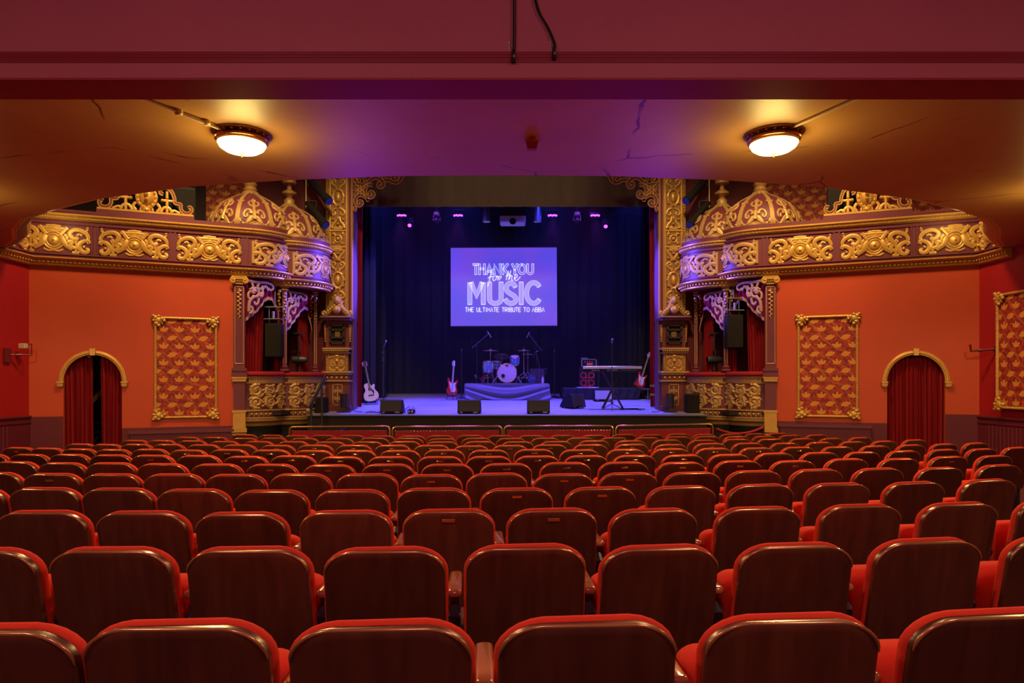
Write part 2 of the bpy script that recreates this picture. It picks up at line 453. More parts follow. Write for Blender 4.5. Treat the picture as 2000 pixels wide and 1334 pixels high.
HC = CZ + 2.4     # balcony soffit height
EDGE = [(0, 7.94), (1.3, 7.98), (2.6, 8.14), (3.92, 8.42), (5.42, 9.0), (6.76, 9.8), (7.16, 10.06), (7.84, 10.8), (8.4, 11.6), (9.12, 12.35)]
EDGE = [(-x + (.06 if x < 9 else 0), y) for x, y in EDGE[::-1]] + [(x + (.06 if x < 9 else 0), y) for x, y in EDGE[1:]]
mb = MB()
poly = [(-9.12, 5.0), (9.12, 5.0)] + EDGE[::-1]
poly = [(-9.12, 4.9), (9.12, 4.9)] + EDGE[::-1]
mb.loft([[(x, y, HC) for x, y in poly], [(x, y, HC + .5) for x, y in poly]])
CEIL = struct(mb, 'ceiling', M_SOFFIT, smooth=False)
mb = MB().box((0, .8, CZ + 2.85), (18.24, 7.84, .12))
struct(mb, 'ceiling_rear', M_BEAM, smooth=False)
YB0, YB1, ZB = 4.72, 5.05, CZ + 2.1
BEAM = tag(thing('beam', (0, YB0, ZB), None, None), kind='structure')
MB().box((0, (YB0 + YB1) / 2, ZB + .36), (18.24, YB1 - YB0, .72)).build('beam_face', M_BEAM, BEAM, smooth=False)
MB().box((0, (YB0 + YB1) / 2 + .004, ZB - .006), (18.24, YB1 - YB0 + .0, .012)).build('beam_underside', M_BEAM_SHADE, BEAM, smooth=False)  # thin sheet coloured darker to paint in the unlit underside
mb = MB()
for k, (z, r) in enumerate(((CZ + 2.213, .007), (CZ + 2.228, .010), (CZ + 2.249, .012), (CZ + 2.27, .008))):
    mb.tube([(-9.1, YB0 - .002, z), (9.1, YB0 - .002, z)], r, 8)
mb.box((0, YB0 - .004, CZ + 2.24), (18.2, .008, .075))
mb.build('beam_moulding', mat('plum_red_paint', (.24, .012, .030), .45), BEAM)

AX, AY = -9.12, 13.1
WD = Vector((.923, .385)); NO = Vector((.385, -.923))
ROOMW = ('left', 'right')
def W(t, z, o=0.0):
    p = Vector((AX, AY)) + WD * t + NO * o
    return Vector((p.x, p.y, z))
DOOR = (.564, 1.559)
TEND = 3.66
for sgn, side in ((0, 'left'), (1, 'right')):
    mr = bool(sgn)
    # wall under the balcony
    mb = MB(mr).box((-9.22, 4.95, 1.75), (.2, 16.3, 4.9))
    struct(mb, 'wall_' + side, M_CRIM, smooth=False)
    # dado of the side wall, ribbed boarding
    mb = MB(mr).box((-9.105, 10.6, .13), (.03, 5.0, 1.26))
    mb.box((-9.09, 10.6, .765), (.06, 5.0, .05), bev=.012)
    mb.box((-9.09, 10.6, .655), (.04, 5.0, .02))
    for k in range(46):
        y = 8.3 + k * .1
        if y < (12.55 if not mr else 13.0): mb.box((-9.085, y, .13), (.02, .06, .98), bev=.008)
    struct(mb, 'trim_1' if not sgn else 'trim_2', M_DADO)
    # splayed wall with the arched doorway
    zb, zt = -.75, 3.72
    arch = [(DOOR[0], zb), (DOOR[0], 1.44)]
    cxm, rr = (DOOR[0] + DOOR[1]) / 2, (DOOR[1] - DOOR[0]) / 2
    arch += [(cxm - rr * cos(a * pi / 24), 1.44 + rr * 1.06 * sin(a * pi / 24)) for a in range(25)] + [(DOOR[1], zb)]
    mb = MB(mr)
    prof = [(0, zt), (0, zb)] + arch + [(TEND + .05, zb), (TEND + .05, zt)]
    mb.prism(prof, W, 0.0, -.22)
    struct(mb, 'wall_splayed_' + side, M_ORANGE, smooth=False)
    # maroon dado either side of the doorway
    z1, z2 = (.757, .50) if not sgn else (.80, .60)
    mb = MB(mr)
    for t0, t1, z in ((0.0, DOOR[0] - .004, z1), (DOOR[1] + .004, TEND, z2)):
        mb.prism([(t0, zb), (t1, zb), (t1, z), (t0, z)], W, .012, -.02)
    struct(mb, 'trim_3' if not sgn else 'trim_4', M_DADO, smooth=False)
    # passage behind the doorway
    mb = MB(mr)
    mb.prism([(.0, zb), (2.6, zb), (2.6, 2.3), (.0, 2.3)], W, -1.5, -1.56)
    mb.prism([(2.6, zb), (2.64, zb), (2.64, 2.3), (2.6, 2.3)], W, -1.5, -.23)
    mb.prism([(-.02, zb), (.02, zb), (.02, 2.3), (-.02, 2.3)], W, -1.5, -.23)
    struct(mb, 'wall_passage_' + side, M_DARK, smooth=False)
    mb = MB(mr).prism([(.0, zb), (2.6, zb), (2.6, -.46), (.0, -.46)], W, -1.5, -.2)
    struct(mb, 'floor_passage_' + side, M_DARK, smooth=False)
    # gilded archivolt
    T = thing('doorway_arch', (0, 0, 0), 'gilded round arch moulding over the curtained doorway in the %s splayed wall' % side, 'arch moulding', 'door arches')
    T.location = W(cxm, 1.44) if not sgn else Vector((-W(cxm, 1.44).x, W(cxm, 1.44).y, 1.44))
    mb = MB(mr)
    for r_, o_, w_ in ((rr + .044, .02, .027), (rr + .074, .015, .013), (rr + .012, .015, .012)):
        mb.tube([W(cxm - r_ * cos(a * pi / 30), 1.44 + r_ * 1.05 * sin(a * pi / 30), o_) for a in range(31)], w_, 8, flat=(Vector((NO.x, NO.y, 0)), .7))
    mb.build('archivolt', M_GOLD, T)
    mb = MB(mr)
    mb.prism([(cxm - .04, 1.44 + rr * 1.05 - .01), (cxm + .04, 1.44 + rr * 1.05 - .01), (cxm + .05, 1.44 + rr * 1.05 + .125), (cxm - .05, 1.44 + rr * 1.05 + .125)], W, .09, -.01)
    mb.build('keystone', M_GOLD, T, smooth=False)
    for s2 in (-1, 1):
        mb = MB(mr); c = cxm + s2 * (rr + .048)
        for hw, za, zb2, o_ in ((.06, 1.405, 1.44, .09), (.045, 1.38, 1.405, .07), (.055, 1.355, 1.38, .08), (.04, 1.33, 1.355, .06)):
            mb.prism([(c - hw, za), (c + hw, za), (c + hw, zb2), (c - hw, zb2)], W, o_, -.01)
        mb.build('impost', M_GOLD, T, smooth=False)
    # skirting grille / radiator cover
    ra, rb, rz = (1.72, TEND - .05, .44) if not sgn else (1.86, TEND - .1, .55)
    T = thing('radiator_cover', W(2.6, 0) if not sgn else (-W(2.6, 0).x, W(2.6, 0).y, 0), 'ribbed maroon radiator cover low on the %s splayed wall' % side, 'radiator cover', 'radiator covers')
    mb = MB(mr)
    mb.prism([(ra, -.55), (rb, -.55), (rb, rz - .06), (ra, rz - .06)], W, .10, .0)
    for k in range(int((rb - ra) / .045)):
        t = ra + .03 + k * .045
        mb.prism([(t - .012, -.5), (t + .012, -.5), (t + .012, rz - .09), (t - .012, rz - .09)], W, .112, .09)
    mb.build('ribbed_front', M_DADO, T, smooth=False)
    mb = MB(mr).prism([(ra - .03, rz - .06), (rb + .03, rz - .06), (rb + .03, rz), (ra - .03, rz)], W, .13, .0)
    mb.build('top_ledge', M_MAROON, T, smooth=False)

mb = MB().box((0, -3.2, 1.75), (18.6, .2, 4.9))
struct(mb, 'wall_rear', M_BEAM, smooth=False)

# ------------------------------------------------------------------ relief ornament tools
def cr(pts, k=4):
    """smooth curve through 2-d points"""
    out = []; m = len(pts)
    for i in range(m - 1):
        p0 = pts[max(i - 1, 0)]; p1 = pts[i]; p2 = pts[i + 1]; p3 = pts[min(i + 2, m - 1)]
        for j in range(k):
            t = j / k
            out.append(tuple(.5 * ((2 * b) + (-a + c) * t + (2 * a - 5 * b + 4 * c - d) * t * t + (-a + 3 * b - 3 * c + d) * t ** 3) for a, b, c, d in zip(p0, p1, p2, p3)))
    out.append(tuple(pts[-1]))
    return out
def spiral(cx, cy, r, a0, turns, d=1, r1=.15, m=None):
    m = m or int(14 * turns) + 4
    return [(cx + (r + (r * r1 - r) * i / m) * cos(a0 + d * turns * 2 * pi * i / m), cy + (r + (r * r1 - r) * i / m) * sin(a0 + d * turns * 2 * pi * i / m)) for i in range(m + 1)]
def relief(mb, fn, pts, r, r2=None, flat=.6, n=6, lift=.3):
    """raised stroke on the surface fn(u, v) -> (point, normal)"""
    q = [fn(u, v) for u, v in pts]; m = len(q)
    if r2 is None: rs = [r * (.55 + .45 * sin(pi * min(1, (i + .8) / m * 1.0))) for i in range(m)]
    else: rs = [r + (r2 - r) * i / (m - 1) for i in range(m)]
    mb.tube([p + nn * (rs[i] * lift) for i, (p, nn) in enumerate(q)], rs, n, flat=([nn for p, nn in q], flat))
def blob(mb, fn, u, v, ru, rv, h, n=10):
    """raised oval boss"""
    rings = []
    for k in range(4):
        a = k / 3 * pi / 2
        ring = []
        for i in range(n):
            p, nn = fn(u + ru * cos(a) * cos(2 * pi * i / n), v + rv * cos(a) * sin(2 * pi * i / n))
            ring.append(p + nn * (h * sin(a)))
        rings.append(ring)
    mb.loft(rings, (False, True))
def ringr(mb, fn, u, v, ru, rv, r, n=18, flat=.7):
    q = [fn(u + ru * cos(2 * pi * i / n), v + rv * sin(2 * pi * i / n)) for i in range(n)]
    mb.tube([p + nn * r * .3 for p, nn in q], r, 6, closed=True, flat=([nn for p, nn in q] , flat))

SIDE = [([(.90, -.62), (.97, -.72), (.93, -.92), (.80, -.90), (.72, -.62), (.72, -.35), (.82, -.10), (.95, -.02), (1.0, -.15), (.93, -.22)], .036),
        ([(.93, -.05), (.98, .2), (.90, .55), (.72, .75), (.55, .72), (.45, .45), (.50, .15), (.60, .0), (.66, .1), (.6, .18)], .038),
        ([(.85, .6), (.93, .75), (.95, .98)], .018),
        ([(.40, -.25), (.45, -.12), (.52, -.2), (.48, -.45), (.58, -.62), (.70, -.55), (.74, -.3), (.68, -.2)], .030),
        ([(.62, .0), (.62, -.25), (.64, -.45), (.62, -.95)], .026), ([(.52, -.99), (.72, -.99)], .024),
        ([(.20, .25), (.27, -.05), (.33, -.4), (.52, -.78)], .045),
        ([(.18, .3), (.27, .55), (.38, .92)], .03), ([(.04, .82), (.42, .80)], .025),
        ([(.30, .35), (.38, .15), (.36, -.05)], .025), ([(.80, .35), (.70, .45), (.66, .3)], .018), ([(.88, -.45), (.82, -.55)], .02)]
def panel_scroll(mb, fn, su, sv, boss=True, only=None):
    for s in (-1, 1):
        if only and s != only: continue
        for pts, r in SIDE:
            relief(mb, fn, cr([(s * u * su, v * sv) for u, v in pts], 3), r * 1.3, None if r > .03 else r * 1.25)
        for u, v in ((.97, -.78), (.62, .06), (.42, -.2), (.95, .97)):
            blob(mb, fn, s * u * su, v * sv, .028, .028, .03, 7)
    if boss:
        b = .56 * sv
        ringr(mb, fn, 0, -.12 * sv, b * 1.18, b * 1.2, .022)
        ringr(mb, fn, 0, -.12 * sv, b * .86, b * .88, .020)
        blob(mb, fn, 0, -.12 * sv, b * .72, b * .74, .05, 16)
        blob(mb, fn, 0, -.12 * sv, b * .2, b * .2, .075, 8)
        for v, h in ((.62, .13), (.80, .10), (.97, .12)):
            relief(mb, fn, [(-h, v * sv), (0, v * sv + .012), (h, v * sv)], .024, .024)
        relief(mb, fn, cr([(-.16, -.78 * sv), (-.08, -.92 * sv), (0, -.86 * sv), (.08, -.92 * sv), (.16, -.78 * sv)]), .02, .02)

def side_xy(v, sgn): return Vector((-v[0] if sgn else v[0], v[1], v[2]))

# ------------------------------------------------------------------ balcony front: gilded lip of the horseshoe
lip = EDGE[::-1]
T = thing('balcony_lip', (0, 7.94, HC), 'gilded gadrooned lip along the curved edge of the balcony underside', 'balcony edge')
MB().sweep(lip, [(0, HC - .0), (.10, HC + .035), (.2, HC + .12), (.235, HC + .25), (.19, HC + .37), (.0, HC + .37)]).build('gadrooned_curve', M_GOLD, T)
MB().sweep(lip, [(0, HC + .36), (.17, HC + .37), (.17, HC + .8), (.0, HC + .8)]).build('fascia_band', M_MAROON, T)
MB().sweep(lip, [(0, HC + .79), (.22, HC + .8), (.27, HC + .86), (.25, HC + .92), (.0, HC + .93)]).build('top_moulding', M_GOLD, T)
for i in (0, 1, 2, 3, len(lip) - 5, len(lip) - 4, len(lip) - 3, len(lip) - 2):
    if i in (0, len(lip) - 5): mb = MB()
    a = Vector(lip[i]); b = Vector(lip[i + 1]); d = (b - a); L = d.length; d.normalize(); nn = Vector((d.y, -d.x))
    for k in range(int(L / .075)):
        p = a + d * (.04 + k * .075)
        mb.tube([Vector((p.x + nn.x * o, p.y + nn.y * o, z)) for o, z in ((.05, HC + .02), (.15, HC + .075), (.225, HC + .17), (.235, HC + .26), (.195, HC + .36))], .026, 5)
    if i in (3, len(lip) - 2): mb.build('gadroon_band', M_GOLD, T)

for s in (-1, 1):  # right bulb is added to light its end of the ledge
    T = thing('ledge_bulb', (s * 8.72, 12.55, HC + .93), 'tiny bare bulb, %s end of the gilded balcony ledge' % ('left' if s < 0 else 'right'), 'bulb', 'ledge bulbs')
    MB().lathe([(0, 0), (.03, 0), (.03, .04), (0, .04)], (s * 8.72, 12.55, HC + .93), 10).build('bulb_holder', M_BRASS, T)
    MB().ball((s * 8.72, 12.55, HC + .97), .03, 8, 6).build('lit_bulb', mat('lit_bulb_glass', (.9, .9, .8), .3, emit=(1, .85, .6), es=12), T)
    lamp('ledge_fill_glow', 'POINT', (s * 8.35, 12.75, HC + .55), 8, (1, .75, .35), None, .05)  # added point, set off from the bulb to brighten the gilded lip

# ------------------------------------------------------------------ side fronts, boxes, pilasters
def onwall(o):
    def fn(u, v): return W(u, v, o), Vector((NO.x, NO.y, 0))
    return fn
T0 = W(4.0, 0)
RB = .87
C1 = Vector((T0.x, T0.y)) - NO * RB
C2 = C1 + Vector((.66, .66))
def bowpt(C, R, th, z):
    d = NO * cos(th) + WD * sin(th)
    return Vector((C.x + R * d.x, C.y + R * d.y, z)), Vector((d.x, d.y, 0))
def arc(C, R, a0, a1, k=24):
    return [tuple(bowpt(C, R, radians(a0 + (a1 - a0) * i / k), 0)[0][:2]) for i in range(k + 1)]
def egg_row(mb, path, o, z, step, r, sz=1.3):
    """row of eggs along a plan path"""
    acc = 0.0
    for i in range(len(path) - 1):
        a = Vector(path[i]); b = Vector(path[i + 1]); L = (b - a).length
        if L < 1e-6: continue
        d = (b - a) / L; nn = Vector((d.y, -d.x)); s = acc
        while s < L:
            p = a + d * s + nn * o
            mb.ball((p.x, p.y, z), r, 6, 4, sz); s += step
        acc = s - L
COR = [(0, 3.67), (.05, 3.67), (.085, 3.69), (.085, 3.72), (.10, 3.735), (.10, 3.765), (.16, 3.79), (.185, 3.815), (.185, 3.835), (0, 3.835)]
BAND = [(0, 3.83), (.13, 3.83), (.06, 3.87), (.06, 4.58), (0, 4.58)]
TOPM = [(0, 4.575), (.075, 4.575), (.11, 4.605), (.11, 4.64), (.15, 4.665), (.15, 4.695), (0, 4.695)]
LEDGE = [(-.2, 4.69), (.06, 4.69), (.06, 4.79), (-.2, 4.79)]
def shift(pr, dz): return [(o, z + dz) for o, z in pr]
def fascia(mr, T, path, dz=0.0, ledge=True):
    MB(mr).sweep(path, shift(BAND, dz)).build('fascia_band', M_MAROON, T)
    mb = MB(mr).sweep(path, shift(COR, dz)); egg_row(mb, path, .115, 3.752 + dz, .074, .026, 1.0); egg_row(mb, path, .075, 3.70 + dz, .05, .014)
    mb.build('egg_moulding', M_GOLD, T)
    mb = MB(mr).sweep(path, shift(TOPM, dz)); egg_row(mb, path, .11, 4.625 + dz, .045, .018)
    mb.build('top_moulding', M_GOLD, T)
    if ledge: MB(mr).sweep(path, shift(LEDGE, dz)).build('ledge', M_MAROON, T)
    mb = MB(mr)
    for z in (3.90, 4.50): mb.sweep(path, [(.05, z + dz), (.085, z + dz), (.085, z + .025 + dz), (.05, z + .025 + dz)])
    mb.build('fillet', M_MAROON, T)

DOMEP = [(1.00, 0), (1.01, .06), (.985, .2), (.925, .36), (.83, .52), (.70, .66), (.55, .775), (.40, .86), (.28, .92), (.20, .97), (.165, 1.03)]
def domefn(C, zb, sc):
    def f(th, v):
        k = v * (len(DOMEP) - 1); i = min(int(k), len(DOMEP) - 2); t = k - i
        r = (DOMEP[i][0] * (1 - t) + DOMEP[i + 1][0] * t) * sc; h = (DOMEP[i][1] * (1 - t) + DOMEP[i + 1][1] * t) * sc
        dr = DOMEP[i + 1][0] - DOMEP[i][0]; dh = DOMEP[i + 1][1] - DOMEP[i][1]
        L = sqrt(dr * dr + dh * dh)
        d = NO * cos(th) + WD * sin(th)
        return Vector((C.x + r * d.x, C.y + r * d.y, zb + h)), Vector((d.x * dh / L, d.y * dh / L, -dr / L))
    return f
def dome(mr, T, C, zb, sc, spire):
    M = Matrix(((WD.x, -NO.x, 0), (WD.y, -NO.y, 0), (0, 0, 1)))
    D = MB(mr).lathe([(1.06 * sc, -.06), (1.06 * sc, 0)] + [(r * sc, h * sc) for r, h in DOMEP] + [(.0, 1.035 * sc)], (C.x, C.y, zb), 40).build('dome', M_MAROON, T)
    f = domefn(C, zb, sc)
    for k in range(8):
        th0 = radians(-19 + 45 * k)
        mb = MB(mr)
        wid = lambda v: (.075 if v < .12 else .048 + .03 * (v > .40) * 0) * (1 - .25 * v)
        left = []; right = []
        for i in range(15):
            v = i / 14; p, nn = f(th0, v)
            rad = max(.1, sqrt((p.x - C.x) ** 2 + (p.y - C.y) ** 2)); a = wid(v) / rad
            for lst, s in ((left, -1), (right, 1)):
                q, n2 = f(th0 + s * a, v); lst.append((q + n2 * .022, q - n2 * .01))
        mb.loft([[left[i][1], left[i][0], right[i][0], right[i][1]] for i in range(15)])
        for v in (.1, .47):
            for s in (-1, 1): 
                p, nn = f(th0 + s * .085, v); mb.ball(p + nn * .015, .028, 6, 4)
        relief(mb, f, cr([(th0 - .16, .03), (th0 - .1, .075), (th0 - .05, .16)]), .03, .02)
        relief(mb, f, cr([(th0 + .16, .03), (th0 + .1, .075), (th0 + .05, .16)]), .03, .02)
        mb.build('dome_rib', M_GOLD2, D)
        th1 = th0 + radians(22.5)
        if k in (3, 4): continue
        mb = MB(mr)
        # scallop shell with scrolls and a three-lobed top
        for j in range(7):
            a = pi * (j + .5) / 7
            relief(mb, f, [(th1, .02), (th1 + .125 * cos(a), .02 + .105 * sin(a))], .012, .02)
        relief(mb, f, [(th1 + .16 * cos(pi * j / 12), .015 + .145 * sin(pi * j / 12)) for j in range(13)], .022, .022)
        relief(mb, f, [(th1 - .30, .012), (th1, .012), (th1 + .30, .012)], .022, .022)
        relief(mb, f, [(th1, .15), (th1, .25), (th1, .36), (th1, .5)], .05, .03)
        for s in (-1, 1):
            relief(mb, f, cr([(th1 + s * .20, .02), (th1 + s * .14, .13), (th1 + s * .05, .21)]), .03, .035)
            relief(mb, f, [(th1 + s * (.05 + u), v) for u, v in cr([(0, .25), (.07, .31), (.15, .30), (.20, .24), (.17, .19), (.12, .205), (.13, .245)], 4)], .034, .018)
            relief(mb, f, [(th1 + s * u, v) for u, v in cr([(.02, .38), (.09, .385), (.15, .43), (.13, .475), (.09, .46)], 4)], .03, .018)
            blob(mb, f, th1 + s * .10, .255, .04, .022, .03, 7)
        for u, v in ((0, .52), (-.05, .49), (.05, .49)): blob(mb, f, th1 + u, v, .045, .03, .035, 8)
        blob(mb, f, th1, .33, .05, .03, .045, 8)
        mb.build('dome_ornament', M_GOLD2, D)
    z0 = zb + 1.03 * sc
    if not spire: pr = [(.19, -.06), (.16, 0), (.135, .02), (.15, .05), (.15, .08), (.125, .10), (.125, .14), (.15, .17), (.15, .2), (.12, .22), (.14, .27), (.21, .29), (.22, .33), (.1, .36), (.06, .7), (0, .75)]
    else: pr = [(.19, -.06), (.15, .0), (.12, .05), (.125, .12), (.10, .14), (.06, .18), (.10, .22), (.165, .26), (.17, .31), (.10, .35), (.06, .38), (.055, .46), (.08, .50), (.16, .51), (.165, .55), (.10, .80), (.0, 1.1)]
    MB(mr).lathe(pr, (C.x, C.y, z0), 12).build('finial', M_GOLD2, D)

def rinceau(mb, fn, u0, u1, v0, v1, n, s0=1):
    """acanthus scroll frieze: alternating spirals with leaves"""
    du = (u1 - u0) / n; vm = (v0 + v1) / 2; hv = (v1 - v0) / 2
    for i in range(n):
        uc = u0 + du * (i + .5)
        for half in (-1, 1):
            s = s0 if (i % 2 == 0) else -s0
            vc = vm + half * hv * .5
            r = min(du * .55, hv * .50)
            pts = spiral(uc, vc, r, radians(90 * s * half), 1.6, s * half, .12, 22)
            relief(mb, fn, pts, .046, .030, .8)
            blob(mb, fn, uc, vc, r * .22, r * .22, .05, 7)
            for k in range(5):
                a = k * 2 * pi / 5 + i
                blob(mb, fn, uc + r * 1.05 * cos(a), vc + r * 1.05 * sin(a), .042, .036, .055, 7)
        relief(mb, fn, cr([(uc - du * .5, vm - hv * .3), (uc - du * .2, vm + hv * .05), (uc + du * .2, vm - hv * .05), (uc + du * .5, vm + hv * .3)]), .03, .03)
        for k in range(4):
            blob(mb, fn, uc + du * random.uniform(-.45, .45), vm + hv * random.uniform(-.9, .9), .04, .035, .05, 7)

def ribbon_pair(mm, mg, fn, pts, wd, edge=.012, depth=.02):
    """flat band with raised gilt edges"""
    L = []; R = []
    for i, p in enumerate(pts):
        a = pts[max(i - 1, 0)]; b = pts[min(i + 1, len(pts) - 1)]
        d = Vector((b[0] - a[0], b[1] - a[1])); d = d.normalized() if d.length > 1e-9 else Vector((1, 0))
        L.append((p[0] - d.y * wd, p[1] + d.x * wd)); R.append((p[0] + d.y * wd, p[1] - d.x * wd))
    rings = []
    for l, r in zip(L, R):
        (pl, nl), (pr_, nr) = fn(*l), fn(*r)
        rings.append([pl - nl * depth, pl + nl * depth, pr_ + nr * depth, pr_ - nr * depth])
    mm.loft(rings)
    for e in (L, R):
        q = [fn(*p) for p in e]
        mg.tube([p + nn * depth for p, nn in q], edge, 5)

BOXL = .80
for sgn, side in ((0, 'left'), (1, 'right')):
    mr = bool(sgn)
    # ---- front over the splayed wall
    base = side_xy(W(2, 3.67), sgn)
    T = thing('balcony_side_front', base, 'maroon side balcony front with three gilded scroll panels above the %s terracotta wall' % side, 'balcony front', 'balcony fronts')
    path = [(AX, 12.25), (AX, AY)] + [tuple(W(t, 0)[:2]) for t in (1.3, 2.6, 4.0)]
    fascia(mr, T, path)
    for k, tc in enumerate((.41, 1.79, 3.17)):
        f0 = onwall(.06)
        fn = lambda u, v, tc=tc: f0(tc + u, 4.205 + v)
        mb = MB(mr); panel_scroll(mb, fn, .60, .255, only=None)
        mb.build('scroll_panel', M_GOLD, T)
    for t in (1.10, 2.48, 3.86):
        mb = MB(mr).prism([(t - .062, 3.92), (t + .062, 3.92), (t + .062, 4.5), (t - .062, 4.5)], W, .068, .05)
        for d in (-.05, .05):
            mb.prism([(t + d - .012, 3.92), (t + d + .012, 3.92), (t + d + .012, 4.5), (t + d - .012, 4.5)], W, .085, .05)
        mb.build('panel_divider', M_MAROON, T, smooth=False)
    # return panel on the side wall
    def fn(u, v): return Vector((AX + .06, 12.7 + u, 4.2 + v)), Vector((1, 0, 0))
    mb = MB(mr); rinceau(mb, fn, -.34, .34, -.26, .26, 2)
    blob(mb, fn, 0, 0, .16, .2, .12, 10)
    mb.build('return_panel', M_GOLD, T)
    # ---- pediment on the ledge
    T = thing('pediment', side_xy(W(2.0, 4.79), sgn), 'gilded openwork pediment with a round cartouche standing on the %s balcony front' % side, 'pediment', 'gilded pediments')
    ta, tb = (1.13, 2.865) if not sgn else (1.13, 2.72)
    tm = (ta + tb) / 2; hw = (tb - ta) / 2
    fp = onwall(-.02)
    fn = lambda u, v: fp(tm + u * hw, 4.79 + v)
    mb = MB(mr); mb.prism([(ta - .01, 4.785), (tb + .01, 4.785), (tb + .01, 4.87), (ta - .01, 4.87)], W, .03, -.08); mb.build('plinth', M_MAROON, T, smooth=False)
    mg = MB(mr)
    mg.prism([(ta, 4.86), (tb, 4.86), (tb, 4.90), (ta, 4.90)], W, .035, -.06)
    for s in (-1, 1):
        pts = cr([(s * u, v) for u, v in ((.88, .24), (.93, .26), (.96, .20), (.90, .13), (.78, .14), (.72, .22), (.72, .30), (.60, .32), (.585, .42), (.52, .56), (.40, .62), (.30, .58), (.29, .50), (.35, .48))], 4)
        mm = MB(mr); ribbon_pair(mm, mg, fn, pts, .028, .013, .03); mm.build('scroll_inlay', M_MAROON, T)
        relief(mg, fn, cr([(s * .55, .13), (s * .45, .22), (s * .35, .20), (s * .30, .12)]), .03, .03)
        relief(mg, fn, cr([(s * .70, .12), (s * .58, .17), (s * .5, .13)]), .025, .025)
        relief(mg, fn, [(s * .43, .12), (s * .43, .55)], .028, .028)
        relief(mg, fn, [(s * .33, .36), (s * .56, .36)], .026, .026)
        for u, v in ((.57, .36), (.33, .36), (.43, .42)): blob(mg, fn, s * u, v, .035 / hw, .04, .04, 8)
        relief(mg, fn, cr([(s * .22, .12), (s * .28, .2), (s * .22, .28)]), .03, .03)
    mg.build('scroll_frame', M_GOLD, T)
    mg = MB(mr)
    blob(mg, fn, 0, .40, .17, .19, .10, 16); ringr(mg, fn, 0, .40, .20, .215, .035)
    for k in range(14):
        a = 2 * pi * k / 14
        blob(mg, fn, .19 * cos(a), .40 + .2 * sin(a), .04, .045, .05, 6)
    blob(mg, fn, 0, .44, .07, .07, .16, 8); blob(mg, fn, 0, .34, .06, .05, .15, 8)
    blob(mg, fn, 0, .14, .10, .07, .08, 10); ringr(mg, fn, 0, .14, .13, .08, .02)
    mg.build('cartouche', M_GOLD, T)
    # ---- black speaker standing behind the pediment
    t_ = 2.62 if not sgn else 2.36
    c = W(t_, 0, -.35)
    T = thing('box_speaker', side_xy((c.x, c.y, 4.72), sgn), 'large black loudspeaker cabinet behind the gilded pediment on the %s balcony' % side, 'loudspeaker', 'balcony loudspeakers')
    rz = atan2(WD.y, WD.x)
    MB(mr).box((c.x, c.y, 5.12), (.56, .4, .8), rz, bev=.02).build('cabinet', M_BLACK, T)
    c2 = W(t_, 5.10, -.145); MB(mr).box(c2, (.50, .02, .72), rz, bev=.006).build('grille', M_GRILLE, T)
    # ---- back walls of the upper and lower boxes
    o_ = MB(mr)
    rzp = atan2(WD.y, WD.x)
    a = W(-.1, 4.3, -1.95); b = W(5.9, 4.3, -1.95)
    o = MB(mr)
    me = MB()
    tw = -.1 if sgn else 3.05
    L = 6.2 - tw
    me.loft([[(0, 0, 0), (L, 0, 0), (L, .1, 0), (0, .1, 0)], [(0, 0, 4.2), (L, 0, 4.2), (L, .1, 4.2), (0, .1, 4.2)]])
    ob = tag(me.build('wall_upper_' + side, M_PAPER, local=True, smooth=False), kind='structure')
    if not sgn: ob.location = W(tw, 4.1, -1.95); ob.rotation_euler = (0, 0, rzp)
    else:
        e = W(tw + L, 4.1, -1.95); ob.location = (-e.x, e.y, e.z); ob.rotation_euler = (0, 0, -rzp)
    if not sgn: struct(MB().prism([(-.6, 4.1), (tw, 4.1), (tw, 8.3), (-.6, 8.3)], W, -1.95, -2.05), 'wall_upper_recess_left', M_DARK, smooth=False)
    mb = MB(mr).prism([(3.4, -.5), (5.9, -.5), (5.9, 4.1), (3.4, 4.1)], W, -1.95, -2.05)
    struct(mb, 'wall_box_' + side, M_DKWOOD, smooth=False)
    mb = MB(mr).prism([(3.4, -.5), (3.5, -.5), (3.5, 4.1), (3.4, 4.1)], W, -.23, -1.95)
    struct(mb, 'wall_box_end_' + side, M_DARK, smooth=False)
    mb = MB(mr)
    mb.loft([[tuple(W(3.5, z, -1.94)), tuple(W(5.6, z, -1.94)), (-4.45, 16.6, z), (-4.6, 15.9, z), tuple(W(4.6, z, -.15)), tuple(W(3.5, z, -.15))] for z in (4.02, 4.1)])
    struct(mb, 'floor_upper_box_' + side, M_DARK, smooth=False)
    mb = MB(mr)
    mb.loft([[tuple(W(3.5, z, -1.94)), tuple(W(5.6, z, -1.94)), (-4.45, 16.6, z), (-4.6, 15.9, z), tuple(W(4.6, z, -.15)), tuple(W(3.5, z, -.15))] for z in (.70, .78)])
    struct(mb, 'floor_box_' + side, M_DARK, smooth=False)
    mb = MB(mr).box((-5.2, 16.52, 3.2), (1.75, .1, 8.0))
    struct(mb, 'wall_proscenium_' + side, mat('maroon_red_paint', (.13, .012, .020), .6), smooth=False)
    # ---- the two bow-fronted boxes
    for bi, (C, dz, which) in enumerate(((C1, 0.0, 'outer'), (C2, -.12, 'stage-side'))):
        T = thing('theatre_box', side_xy((C.x, C.y, floor_z(C.y)), sgn),
                  'domed bow-fronted %s box of the %s pair, maroon with gilded relief' % ('outer' if bi == 0 else 'inner, stage-side', side), 'theatre box', 'domed theatre boxes')
        pa = arc(C, RB, 0 if bi == 0 else -35, 118 if bi == 0 else 128)
        fascia(mr, T, pa, dz)
        def fb(u, v, C=C, dz=dz): return bowpt(C, RB + .06, radians(54) + u / RB, 4.205 + dz + v)
        mb = MB(mr); panel_scroll(mb, fb, .78, .255)
        relief(mb, fb, [(-.80, -.24), (-.80, .24)], .03, .03)
